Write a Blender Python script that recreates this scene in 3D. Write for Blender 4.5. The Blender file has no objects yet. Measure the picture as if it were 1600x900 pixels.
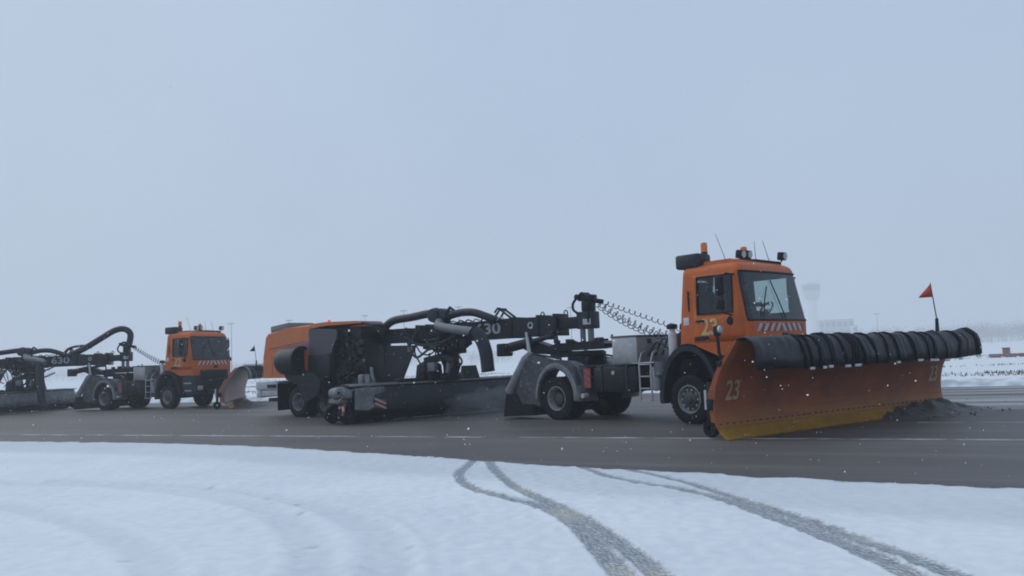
import bpy, bmesh, math, random
import numpy as np
from mathutils import Vector, Matrix, noise

random.seed(7)
rng = np.random.default_rng(7)
R = math.radians
scene = bpy.context.scene
COL = scene.collection

# ------------------------------------------------------------------ camera
F_PX, CAM_H, ROLL, VH = 1331.0, 1.58, R(2.4), 113.0
PITCH = math.atan(VH / F_PX)
cam_d = bpy.data.cameras.new('camera')
cam = bpy.data.objects.new('camera', cam_d)
COL.objects.link(cam)
cam_d.sensor_width = 36.0
cam_d.lens = 36.0 * F_PX / 1600.0
cam_d.clip_start = 0.05
cam_d.clip_end = 6000.0
cam.matrix_world = (Matrix.Translation((0, 0, CAM_H)) @ Matrix.Rotation(R(90) + PITCH, 4, 'X')
                    @ Matrix.Rotation(-ROLL, 4, 'Z'))
scene.camera = cam

# ------------------------------------------------------------------ sky and sun (overcast winter day)
SUN_EL, SUN_AZ = R(40), R(300)
world = bpy.data.worlds.new('World')
scene.world = world
world.use_nodes = True
wn, wl = world.node_tree.nodes, world.node_tree.links
wn.clear()
w_out = wn.new('ShaderNodeOutputWorld')
w_bg = wn.new('ShaderNodeBackground')
sky = wn.new('ShaderNodeTexSky')
sky.sky_type = 'NISHITA'
sky.sun_disc = False
sky.sun_elevation = SUN_EL
sky.sun_rotation = SUN_AZ
sky.dust_density = 6.0
sky.air_density = 1.6
w_cloud = wn.new('ShaderNodeMix')
w_cloud.data_type = 'RGBA'
w_cloud.inputs[0].default_value = 0.9            # a closed cloud deck veils nearly all of the clear sky
w_tc = wn.new('ShaderNodeTexCoord')
w_ns = wn.new('ShaderNodeTexNoise')
w_ns.inputs['Scale'].default_value = 2.2
w_ns.inputs['Detail'].default_value = 4
w_ns.inputs['Roughness'].default_value = 0.55
wl.new(w_tc.outputs['Generated'], w_ns.inputs['Vector'])
w_cr = wn.new('ShaderNodeValToRGB')
w_cr.color_ramp.elements[0].position = 0.25
w_cr.color_ramp.elements[1].position = 0.75
w_cr.color_ramp.elements[0].color = (0.415, 0.545, 0.735, 1)
w_cr.color_ramp.elements[1].color = (0.49, 0.625, 0.80, 1)
wl.new(w_ns.outputs['Fac'], w_cr.inputs['Fac'])
w_sc = wn.new('ShaderNodeVectorMath')
w_sc.operation = 'SCALE'
w_sc.inputs[3].default_value = 9.85
wl.new(w_cr.outputs['Color'], w_sc.inputs[0])
wl.new(w_sc.outputs[0], w_cloud.inputs[7])
wl.new(sky.outputs[0], w_cloud.inputs[6])
wl.new(w_cloud.outputs[2], w_bg.inputs[0])
w_bg.inputs[1].default_value = 0.1
wl.new(w_bg.outputs[0], w_out.inputs[0])

sun_d = bpy.data.lights.new('sun', 'SUN')
sun_d.energy = 0.9
sun_d.angle = R(60)
sun_d.color = (1.0, 0.97, 0.93)
sun = bpy.data.objects.new('sun', sun_d)
COL.objects.link(sun)
sun_dir = Vector((math.sin(SUN_AZ) * math.cos(SUN_EL), math.cos(SUN_AZ) * math.cos(SUN_EL), math.sin(SUN_EL)))
sun.rotation_euler = sun_dir.to_track_quat('Z', 'Y').to_euler()
sun.location = (0, -10, 40)

scene.view_settings.view_transform = 'Standard'
scene.view_settings.look = 'None'
scene.view_settings.exposure = 0.0
scene.view_settings.gamma = 1.0
scene.view_settings.use_curve_mapping = False
scene.render.engine = 'CYCLES'
cy = scene.cycles
cy.use_denoising = True
cy.max_bounces = 8
cy.diffuse_bounces = 3
cy.glossy_bounces = 3
cy.transmission_bounces = 4
cy.transparent_max_bounces = 16
cy.volume_bounces = 1
cy.filter_width = 1.9

# ------------------------------------------------------------------ materials
MATS = {}


def newmat(name):
    m = bpy.data.materials.new(name)
    m.use_nodes = True
    MATS[name] = m
    return m, m.node_tree.nodes, m.node_tree.links, m.node_tree.nodes['Principled BSDF']


def paint(name, col, rough=0.5, dirt=0.35, dcol=(0.10, 0.095, 0.09), scale=5.0, metal=0.0, bump=0.0, spec=0.5, snow=0.0):
    """a painted, moulded or rubber surface with grime patches of its own"""
    m, n, l, b = newmat(name)
    tc = n.new('ShaderNodeTexCoord')
    t1 = n.new('ShaderNodeTexNoise')
    t1.inputs['Scale'].default_value = scale
    t1.inputs['Detail'].default_value = 7
    t1.inputs['Roughness'].default_value = 0.65
    l.new(tc.outputs['Object'], t1.inputs['Vector'])
    r1 = n.new('ShaderNodeValToRGB')
    r1.color_ramp.elements[0].position = 0.38
    r1.color_ramp.elements[1].position = 0.72
    r1.color_ramp.elements[0].color = (0, 0, 0, 1)
    r1.color_ramp.elements[1].color = (dirt,) * 3 + (1,)
    l.new(t1.outputs['Fac'], r1.inputs['Fac'])
    mx = n.new('ShaderNodeMix')
    mx.data_type = 'RGBA'
    mx.inputs[6].default_value = (*col, 1)
    mx.inputs[7].default_value = (*dcol, 1)
    l.new(r1.outputs['Color'], mx.inputs[0])
    out = mx.outputs[2]
    if snow > 0:                                    # dried salt and stuck snow specks
        t2 = n.new('ShaderNodeTexNoise')
        t2.inputs['Scale'].default_value = scale * 4.5
        t2.inputs['Detail'].default_value = 5
        l.new(tc.outputs['Object'], t2.inputs['Vector'])
        r2 = n.new('ShaderNodeValToRGB')
        r2.color_ramp.elements[0].position = 0.60
        r2.color_ramp.elements[1].position = 0.74
        r2.color_ramp.elements[0].color = (0, 0, 0, 1)
        r2.color_ramp.elements[1].color = (snow,) * 3 + (1,)
        l.new(t2.outputs['Fac'], r2.inputs['Fac'])
        m2 = n.new('ShaderNodeMix')
        m2.data_type = 'RGBA'
        m2.inputs[7].default_value = (0.55, 0.57, 0.6, 1)
        l.new(out, m2.inputs[6])
        l.new(r2.outputs['Color'], m2.inputs[0])
        out = m2.outputs[2]
    l.new(out, b.inputs['Base Color'])
    b.inputs['Roughness'].default_value = rough
    b.inputs['Metallic'].default_value = metal
    b.inputs['Specular IOR Level'].default_value = spec
    if bump > 0:
        bp = n.new('ShaderNodeBump')
        bp.inputs['Strength'].default_value = bump
        bp.inputs['Distance'].default_value = 0.02
        l.new(t1.outputs['Fac'], bp.inputs['Height'])
        l.new(bp.outputs['Normal'], b.inputs['Normal'])
    return m


paint('orange', (0.58, 0.125, 0.022), 0.42, 0.4, (0.24, 0.09, 0.045), 3.0, spec=0.25, snow=0.06)
paint('orange_sweeper', (0.60, 0.15, 0.03), 0.45, 0.4, (0.22, 0.11, 0.06), 2.5, snow=0.08)
paint('plough_orange', (0.42, 0.105, 0.040), 0.45, 0.7, (0.17, 0.065, 0.045), 1.8, bump=0.1, spec=0.2, snow=0.04)
paint('plough_dark', (0.07, 0.03, 0.022), 0.6, 0.5, (0.14, 0.06, 0.04), 5.0)
paint('stripe_dull', (0.24, 0.15, 0.16), 0.5, 0.5, (0.2, 0.06, 0.05), 7.0)
paint('shield_grey', (0.045, 0.051, 0.062), 0.5, 0.4, (0.075, 0.08, 0.09), 3.0, snow=0.08)
paint('cutting_yellow', (0.38, 0.20, 0.024), 0.5, 0.75, (0.24, 0.105, 0.036), 3.0, spec=0.2)
paint('rubber_sheet', (0.011, 0.014, 0.022), 0.45, 0.35, (0.03, 0.036, 0.048), 4.0, bump=0.25, spec=0.35, snow=0.08)
paint('tyre', (0.008, 0.009, 0.011), 0.75, 0.5, (0.020, 0.022, 0.027), 6.0, bump=0.1, spec=0.2)
paint('black_steel', (0.010, 0.013, 0.019), 0.5, 0.5, (0.022, 0.027, 0.035), 4.0, spec=0.22, snow=0.06)
paint('boom_steel', (0.013, 0.017, 0.024), 0.42, 0.4, (0.026, 0.031, 0.04), 3.0, spec=0.25, snow=0.05)
paint('dark_grey', (0.019, 0.025, 0.037), 0.55, 0.5, (0.045, 0.051, 0.062), 4.0, spec=0.25, snow=0.08)
paint('mid_grey', (0.13, 0.14, 0.155), 0.55, 0.5, (0.20, 0.205, 0.21), 3.5, snow=0.25)
paint('fender_grey', (0.25, 0.262, 0.28), 0.55, 0.6, (0.13, 0.137, 0.145), 3.5, snow=0.5)
paint('guard_grey', (0.050, 0.057, 0.068), 0.55, 0.6, (0.12, 0.127, 0.135), 2.5, spec=0.25, snow=0.35)
paint('hood_grey', (0.034, 0.041, 0.053), 0.5, 0.6, (0.065, 0.072, 0.083), 1.6, spec=0.3, snow=0.10)
paint('light_grey', (0.48, 0.50, 0.52), 0.5, 0.5, (0.3, 0.3, 0.3), 4.0, snow=0.4)
paint('salt_grey', (0.22, 0.235, 0.255), 0.6, 0.8, (0.05, 0.055, 0.06), 3.2, snow=0.5)
paint('aluminium', (0.42, 0.43, 0.44), 0.42, 0.5, (0.20, 0.20, 0.19), 5.0, metal=0.55)
paint('rim_silver', (0.34, 0.35, 0.37), 0.5, 0.7, (0.08, 0.08, 0.085), 7.0, metal=0.3)
paint('wheel_dark', (0.035, 0.037, 0.042), 0.6, 0.6, (0.09, 0.09, 0.095), 7.0)
paint('chrome', (0.75, 0.76, 0.78), 0.25, 0.2, metal=0.8)
paint('number_gold', (0.60, 0.46, 0.20), 0.6, 0.5, (0.38, 0.22, 0.09), 8.0)
paint('number_fade', (0.44, 0.38, 0.20), 0.6, 0.6, (0.30, 0.16, 0.09), 9.0)
paint('number_white', (0.40, 0.43, 0.46), 0.6, 0.5, (0.10, 0.11, 0.12), 9.0)
paint('stripe_white', (0.52, 0.50, 0.50), 0.5, 0.5, (0.3, 0.22, 0.2), 7.0)
paint('stripe_red', (0.30, 0.035, 0.035), 0.5, 0.4, (0.16, 0.05, 0.04), 7.0)
paint('decal_violet', (0.16, 0.10, 0.20), 0.5, 0.3, (0.3, 0.15, 0.1), 7.0)
paint('bristle', (0.012, 0.014, 0.020), 0.9, 0.5, (0.04, 0.045, 0.05), 20.0)
paint('flag_red', (0.55, 0.08, 0.05), 0.7, 0.2, (0.3, 0.07, 0.05), 6.0)
paint('seat_cloth', (0.03, 0.034, 0.04), 0.9, 0.2)
paint('lining_grey', (0.075, 0.085, 0.09), 0.9, 0.2)
paint('jacket', (0.035, 0.045, 0.06), 0.85, 0.2)
paint('skin', (0.42, 0.26, 0.19), 0.6, 0.1)
paint('bushing_white', (0.62, 0.64, 0.66), 0.45, 0.4, (0.25, 0.25, 0.26), 6.0)
paint('concrete', (0.42, 0.43, 0.44), 0.8, 0.3, (0.3, 0.3, 0.3))
paint('white_render', (0.78, 0.79, 0.80), 0.8, 0.2)
paint('far_glass', (0.05, 0.06, 0.08), 0.2, 0.1)
paint('zinc', (0.14, 0.15, 0.16), 0.6, 0.2, metal=0.2)
paint('rusty_red', (0.24, 0.075, 0.055), 0.6, 0.6, (0.3, 0.26, 0.26), 2.0, snow=0.4)
paint('slush', (0.105, 0.095, 0.092), 0.6, 0.8, (0.05, 0.043, 0.04), 3.0, bump=0.4, snow=0.35)
paint('dry_grass', (0.14, 0.12, 0.085), 0.9, 0.5, (0.05, 0.05, 0.04), 0.5)
paint('bark_wood', (0.055, 0.055, 0.05), 0.95, 0.4, (0.09, 0.09, 0.09), 0.05)


def lamp_mat(name, col, em=0.0):
    m, n, l, b = newmat(name)
    b.inputs['Base Color'].default_value = (*col, 1)
    b.inputs['Roughness'].default_value = 0.15
    b.inputs['Emission Color'].default_value = (*col, 1)
    b.inputs['Emission Strength'].default_value = em


lamp_mat('amber', (0.62, 0.17, 0.02), 0.06)
lamp_mat('red_lens', (0.8, 0.08, 0.05), 0.5)
lamp_mat('clear_lens', (0.45, 0.47, 0.5), 0.0)


def glass(name, tint, gl=0.16):
    m, n, l, b = newmat(name)
    n.remove(b)
    o = n['Material Output']
    tr = n.new('ShaderNodeBsdfTransparent')
    tr.inputs[0].default_value = (*tint, 1)
    gs = n.new('ShaderNodeBsdfGlossy')
    gs.inputs['Roughness'].default_value = 0.06
    gs.inputs[0].default_value = (0.8, 0.85, 0.9, 1)
    lw = n.new('ShaderNodeFresnel')
    lw.inputs[0].default_value = 1.5
    ad = n.new('ShaderNodeMath')
    ad.operation = 'ADD'
    ad.inputs[1].default_value = gl * 0.06
    l.new(lw.outputs[0], ad.inputs[0])
    mx = n.new('ShaderNodeMixShader')
    l.new(ad.outputs[0], mx.inputs[0])
    l.new(tr.outputs[0], mx.inputs[1])
    l.new(gs.outputs[0], mx.inputs[2])
    l.new(mx.outputs[0], o.inputs['Surface'])


glass('glass', (0.60, 0.70, 0.69))


# ------------------------------------------------------------------ geometry helper
def plough_face_material():
    m, n, l, b = newmat('plough_face')
    tc = n.new('ShaderNodeTexCoord')
    sp = n.new('ShaderNodeSeparateXYZ')
    l.new(tc.outputs['Object'], sp.inputs[0])

    def nz(scale, sx, sy, sz, det=7):
        mp = n.new('ShaderNodeMapping')
        mp.inputs['Scale'].default_value = (sx, sy, sz)
        l.new(tc.outputs['Object'], mp.inputs['Vector'])
        t = n.new('ShaderNodeTexNoise')
        t.inputs['Scale'].default_value = scale
        t.inputs['Detail'].default_value = det
        t.inputs['Roughness'].default_value = 0.68
        l.new(mp.outputs[0], t.inputs['Vector'])
        return t

    def ramp(src, p0, p1, c0, c1):
        r_ = n.new('ShaderNodeValToRGB')
        r_.color_ramp.elements[0].position = p0
        r_.color_ramp.elements[1].position = p1
        r_.color_ramp.elements[0].color = c0
        r_.color_ramp.elements[1].color = c1
        l.new(src, r_.inputs['Fac'])
        return r_.outputs['Color']

    def mix(f, a, c):
        x = n.new('ShaderNodeMix')
        x.data_type = 'RGBA'
        l.new(f, x.inputs[0])
        if isinstance(a, tuple):
            x.inputs[6].default_value = a
        else:
            l.new(a, x.inputs[6])
        x.inputs[7].default_value = c
        return x.outputs[2]
    K, Wt = (0, 0, 0, 1), (1, 1, 1, 1)
    big = nz(1.3, 1, .8, 1)
    fine = nz(9, 1, 1, 1)
    col = mix(ramp(big.outputs['Fac'], .35, .68, K, (.85,) * 3 + (1,)), (0.39, 0.100, 0.036, 1), (0.17, 0.064, 0.043, 1))
    # the lower band wears through to the yellow undercoat
    md = n.new('ShaderNodeMath')
    md.operation = 'MULTIPLY_ADD'
    md.inputs[1].default_value = .55
    l.new(fine.outputs['Fac'], md.inputs[0])
    l.new(sp.outputs['Z'], md.inputs[2])
    col = mix(ramp(md.outputs[0], .42, .90, (.85,) * 3 + (1,), K), col, (0.37, 0.17, 0.028, 1))
    # drag marks run along the blade, brown grime and pale salt
    drag = nz(3.0, 1, .22, 5)
    col = mix(ramp(drag.outputs['Fac'], .50, .72, K, (.6,) * 3 + (1,)), col, (0.115, 0.072, 0.062, 1))
    col = mix(ramp(fine.outputs['Fac'], .60, .74, K, (.30,) * 3 + (1,)), col, (0.33, 0.27, 0.24, 1))
    scr = nz(14, 1, .12, 3)
    col = mix(ramp(scr.outputs['Fac'], .68, .74, K, (.55,) * 3 + (1,)), col, (0.24, 0.20, 0.18, 1))
    l.new(col, b.inputs['Base Color'])
    b.inputs['Roughness'].default_value = .55
    b.inputs['Specular IOR Level'].default_value = .22
    bp = n.new('ShaderNodeBump')
    bp.inputs['Strength'].default_value = .2
    bp.inputs['Distance'].default_value = .02
    l.new(drag.outputs['Fac'], bp.inputs['Height'])
    l.new(bp.outputs['Normal'], b.inputs['Normal'])


plough_face_material()


class G:
    def __init__(s):
        s.bm = bmesh.new()

    def box(s, c, size, rot=None, bev=0.0):
        mat = Matrix.Translation(c)
        if rot is not None:
            mat = mat @ rot
        mat = mat @ Matrix.Diagonal((*size, 1))
        r = bmesh.ops.create_cube(s.bm, size=1.0, matrix=mat)
        if bev > 0:
            es = list({e for v in r['verts'] for e in v.link_edges})
            bmesh.ops.bevel(s.bm, geom=es, offset=bev, segments=2, affect='EDGES', profile=0.5)
        return s

    def bx(s, x0, x1, y0, y1, z0, z1, bev=0.0):
        return s.box(((x0 + x1) / 2, (y0 + y1) / 2, (z0 + z1) / 2), (abs(x1 - x0), abs(y1 - y0), abs(z1 - z0)), None, bev)

    def beam(s, a, b, w, h, bev=0.0):
        a, b = Vector(a), Vector(b)
        d = b - a
        rot = d.to_track_quat('X', 'Z').to_matrix().to_4x4()
        return s.box((a + b) / 2, (d.length, w, h), rot, bev)

    def cyl(s, a, b, r0, r1=None, n=16, cap=True):
        r1 = r0 if r1 is None else r1
        a, b = Vector(a), Vector(b)
        d = b - a
        m = Matrix.Translation((a + b) / 2) @ d.to_track_quat('Z', 'Y').to_matrix().to_4x4()
        bmesh.ops.create_cone(s.bm, cap_ends=cap, segments=n, radius1=r0, radius2=r1, depth=d.length, matrix=m)
        return s

    def tube(s, path, r, n=10, cap=True):
        P = [Vector(p) for p in path]
        rs = r if isinstance(r, (list, tuple)) else [r] * len(P)
        T = []
        for i in range(len(P)):
            d = P[min(i + 1, len(P) - 1)] - P[max(i - 1, 0)]
            T.append(d.normalized())
        nrm = T[0].orthogonal().normalized()
        rings = []
        for i, p in enumerate(P):
            nrm = (nrm - T[i] * nrm.dot(T[i]))
            if nrm.length < 1e-5:
                nrm = T[i].orthogonal()
            nrm.normalize()
            bn = T[i].cross(nrm)
            rings.append([s.bm.verts.new(p + (nrm * math.cos(k * 2 * math.pi / n) + bn * math.sin(k * 2 * math.pi / n)) * rs[i]) for k in range(n)])
        for a, b in zip(rings, rings[1:]):
            for k in range(n):
                s.bm.faces.new((a[k], a[(k + 1) % n], b[(k + 1) % n], b[k]))
        if cap:
            s.bm.faces.new(rings[0][::-1])
            s.bm.faces.new(rings[-1])
        return s

    def prism(s, poly, y0, y1):
        """polygon in the x-z plane, extruded in y"""
        a = [s.bm.verts.new((x, y0, z)) for x, z in poly]
        b = [s.bm.verts.new((x, y1, z)) for x, z in poly]
        s.bm.faces.new(a)
        s.bm.faces.new(b[::-1])
        for i in range(len(poly)):
            j = (i + 1) % len(poly)
            s.bm.faces.new((a[j], a[i], b[i], b[j]))
        return s

    def lathe(s, prof, c, axis='Y', n=32, closed=False):
        """prof: (radius, offset along axis)"""
        c = Vector(c)
        rings = []
        for r, h in prof:
            ring = []
            for k in range(n):
                a = k * 2 * math.pi / n
                u, v = r * math.cos(a), r * math.sin(a)
                p = {'Y': (u, h, v), 'X': (h, u, v), 'Z': (u, v, h)}[axis]
                ring.append(s.bm.verts.new(c + Vector(p)))
            rings.append(ring)
        prs = list(zip(rings, rings[1:]))
        if closed:
            prs.append((rings[-1], rings[0]))
        for a, b in prs:
            for k in range(n):
                s.bm.faces.new((a[k], a[(k + 1) % n], b[(k + 1) % n], b[k]))
        if not closed:
            for rg, rr in ((rings[0], prof[0][0]), (rings[-1], prof[-1][0])):
                if rr > 1e-4:
                    s.bm.faces.new(rg)
        return s

    def quad(s, *pts):
        s.bm.faces.new([s.bm.verts.new(p) for p in pts])
        return s

    def done(s, name, mat, parent=None, smooth=True, ang=38, loc=None, rotz=0.0, solid=0.0, nd=None):
        bmesh.ops.recalc_face_normals(s.bm, faces=s.bm.faces)
        if nd is not None and sum((f.normal * f.calc_area() for f in s.bm.faces), Vector()).dot(Vector(nd)) < 0:
            bmesh.ops.reverse_faces(s.bm, faces=s.bm.faces)
        me = bpy.data.meshes.new(name)
        s.bm.to_mesh(me)
        s.bm.free()
        me.materials.append(MATS[mat])
        if smooth:
            me.shade_smooth()
            me.set_sharp_from_angle(angle=R(ang))
        o = bpy.data.objects.new(name, me)
        COL.objects.link(o)
        o.parent = parent
        if loc is not None:
            o.location = loc
        o.rotation_euler.z = rotz
        if solid:
            md = o.modifiers.new('thickness', 'SOLIDIFY')
            md.thickness = solid
            md.offset = -1
        return o


def thing(name, loc, deg, label, cat, group=None):
    o = bpy.data.objects.new(name, None)
    COL.objects.link(o)
    o.empty_display_size = 0.3
    o.location = loc
    o.rotation_euler.z = R(deg)
    o['label'] = label
    o['category'] = cat
    if group:
        o['group'] = group
    return o


def tag(o, label=None, cat=None, group=None, kind=None):
    for k, v in (('label', label), ('category', cat), ('group', group), ('kind', kind)):
        if v:
            o[k] = v
    return o


def numerals(text, size, fn, name, mat, parent, narrow=1.0, bold=0.0, offset=0.0):
    """flat lettering laid on a surface: fn(a, b) -> point for a along, b up the writing"""
    cu = bpy.data.curves.new('lettering', 'FONT')
    cu.body = text
    cu.size = size
    cu.offset = bold
    cu.resolution_u = 4
    to = bpy.data.objects.new('lettering', cu)
    COL.objects.link(to)
    dg = bpy.context.evaluated_depsgraph_get()
    dg.update()
    me = bpy.data.meshes.new_from_object(to.evaluated_get(dg))
    bpy.data.objects.remove(to)
    bpy.data.curves.remove(cu)
    for v in me.vertices:
        v.co = Vector(fn(v.co.x * narrow, v.co.y))
    me.materials.clear()
    me.materials.append(MATS[mat])
    me.name = name
    o = bpy.data.objects.new(name, me)
    COL.objects.link(o)
    o.parent = parent
    return o


def smooth_path(pts, n=8):
    """Catmull-Rom through pts"""
    P = [Vector(p) for p in pts]
    P = [P[0] * 2 - P[1]] + P + [P[-1] * 2 - P[-2]]
    out = []
    for i in range(1, len(P) - 2):
        for k in range(n):
            t = k / n
            a, b, c, d = P[i - 1], P[i], P[i + 1], P[i + 2]
            out.append(0.5 * ((2 * b) + (c - a) * t + (2 * a - 5 * b + 4 * c - d) * t * t + (3 * b - a - 3 * c + d) * t ** 3))
    out.append(P[-2])
    return out


# ------------------------------------------------------------------ the ground, runway and snow
def px_ray(px, py):
    dx, dy = px - 800, py - 450
    c, s = math.cos(ROLL), math.sin(ROLL)
    u, v = dx * c - dy * s, dx * s + dy * c
    f = Vector((0, math.cos(PITCH), math.sin(PITCH)))
    up = Vector((0, -math.sin(PITCH), math.cos(PITCH)))
    return f * F_PX + Vector((1, 0, 0)) * u - up * v


def at_depth(px, py, dist):
    d = px_ray(px, py)
    return Vector((0, 0, CAM_H)) + d * (dist / d.y)


RW = R(-27.6)                                       # the runway's direction
RD = Vector((math.cos(RW), math.sin(RW), 0))
RN = Vector((-math.sin(RW), math.cos(RW), 0))        # towards the far verge
R0 = Vector((1.14, 17.08, 0))                       # a point on the white edge line


def rw(u, v, z=0.0):
    p = R0 + RD * u + RN * v
    return (p.x, p.y, z)


FAR_V = (Vector((16.2, 29.9, 0)) - R0).dot(RN)       # far pavement edge


def snow_material():
    m, n, l, b = newmat('snow')
    tc = n.new('ShaderNodeTexCoord')
    a1 = n.new('ShaderNodeTexNoise')
    a1.inputs['Scale'].default_value = 0.35
    a1.inputs['Detail'].default_value = 6
    l.new(tc.outputs['Object'], a1.inputs['Vector'])
    a2 = n.new('ShaderNodeTexNoise')
    a2.inputs['Scale'].default_value = 7.0
    a2.inputs['Detail'].default_value = 8
    l.new(tc.outputs['Object'], a2.inputs['Vector'])
    c1 = n.new('ShaderNodeMix')
    c1.data_type = 'RGBA'
    c1.inputs[6].default_value = (0.66, 0.71, 0.77, 1)
    c1.inputs[7].default_value = (0.90, 0.92, 0.93, 1)
    sm = n.new('ShaderNodeMath')
    sm.operation = 'MULTIPLY_ADD'
    sm.inputs[1].default_value = 0.9
    l.new(a2.outputs['Fac'], sm.inputs[0])
    sa = n.new('ShaderNodeMath')
    sa.operation = 'MULTIPLY_ADD'
    sa.inputs[1].default_value = 1.2
    sa.inputs[2].default_value = -0.5
    l.new(a1.outputs['Fac'], sa.inputs[0])
    l.new(sa.outputs[0], sm.inputs[2])
    l.new(sm.outputs[0], c1.inputs[0])
    # thin, wet snow by the pavement edge
    th = n.new('ShaderNodeAttribute')
    th.attribute_name = 'thin'
    c2 = n.new('ShaderNodeMix')
    c2.data_type = 'RGBA'
    c2.inputs[7].default_value = (0.36, 0.40, 0.46, 1)
    l.new(c1.outputs[2], c2.inputs[6])
    l.new(th.outputs['Fac'], c2.inputs[0])
    # tyre tracks: pavement and pressed slush between tread bars
    tk = n.new('ShaderNodeAttribute')
    tk.attribute_name = 'track'
    tu = n.new('ShaderNodeAttribute')
    tu.attribute_name = 'trackuv'
    tx = n.new('ShaderNodeTexNoise')
    tx.inputs['Scale'].default_value = 1.0
    tx.inputs['Detail'].default_value = 6
    tx.inputs['Roughness'].default_value = 0.7
    mp = n.new('ShaderNodeMapping')
    mp.inputs['Scale'].default_value = (7.0, 55.0, 1.0)
    l.new(tu.outputs['Vector'], mp.inputs['Vector'])
    l.new(mp.outputs[0], tx.inputs['Vector'])
    wv = n.new('ShaderNodeTexWave')
    wv.wave_type = 'BANDS'
    wv.bands_direction = 'DIAGONAL'
    wv.inputs['Scale'].default_value = 9.0
    wv.inputs['Distortion'].default_value = 5.0
    wv.inputs['Detail'].default_value = 3
    wv.inputs['Detail Scale'].default_value = 2.0
    l.new(tu.outputs['Vector'], wv.inputs['Vector'])
    mm = n.new('ShaderNodeMath')
    mm.operation = 'MULTIPLY_ADD'
    mm.inputs[1].default_value = 0.20
    l.new(wv.outputs['Fac'], mm.inputs[0])
    l.new(tx.outputs['Fac'], mm.inputs[2])
    rr = n.new('ShaderNodeValToRGB')
    rr.color_ramp.elements[0].position = 0.40
    rr.color_ramp.elements[1].position = 0.66
    rr.color_ramp.elements[0].color = (0.22,) * 3 + (1,)
    rr.color_ramp.elements[1].color = (1, 1, 1, 1)
    l.new(mm.outputs[0], rr.inputs['Fac'])
    ml = n.new('ShaderNodeMath')
    ml.operation = 'MULTIPLY'
    l.new(rr.outputs['Color'], ml.inputs[0])
    l.new(tk.outputs['Fac'], ml.inputs[1])
    # slush in the tracks is greyish with ochre mud here and there
    a3 = n.new('ShaderNodeTexNoise')
    a3.inputs['Scale'].default_value = 0.9
    l.new(tc.outputs['Object'], a3.inputs['Vector'])
    r3 = n.new('ShaderNodeValToRGB')
    r3.color_ramp.elements[0].position = 0.55
    r3.color_ramp.elements[1].position = 0.70
    r3.color_ramp.elements[0].color = (0.22, 0.24, 0.265, 1)
    r3.color_ramp.elements[1].color = (0.38, 0.36, 0.30, 1)
    l.new(a3.outputs['Fac'], r3.inputs['Fac'])
    c3 = n.new('ShaderNodeMix')
    c3.data_type = 'RGBA'
    l.new(ml.outputs[0], c3.inputs[0])
    l.new(c2.outputs[2], c3.inputs[6])
    l.new(r3.outputs['Color'], c3.inputs[7])
    l.new(c3.outputs[2], b.inputs['Base Color'])
    b.inputs['Roughness'].default_value = 0.8
    b.inputs['Specular IOR Level'].default_value = 0.25
    a5 = n.new('ShaderNodeTexNoise')
    a5.inputs['Scale'].default_value = 38.0
    a5.inputs['Detail'].default_value = 5
    a5.inputs['Roughness'].default_value = 0.75
    l.new(tc.outputs['Object'], a5.inputs['Vector'])
    hs = n.new('ShaderNodeMath')
    hs.operation = 'MULTIPLY_ADD'
    hs.inputs[1].default_value = 0.45
    l.new(a5.outputs['Fac'], hs.inputs[0])
    l.new(a2.outputs['Fac'], hs.inputs[2])
    bp = n.new('ShaderNodeBump')
    bp.inputs['Strength'].default_value = 0.55
    bp.inputs['Distance'].default_value = 0.02
    l.new(hs.outputs[0], bp.inputs['Height'])
    l.new(bp.outputs['Normal'], b.inputs['Normal'])


snow_material()


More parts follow.
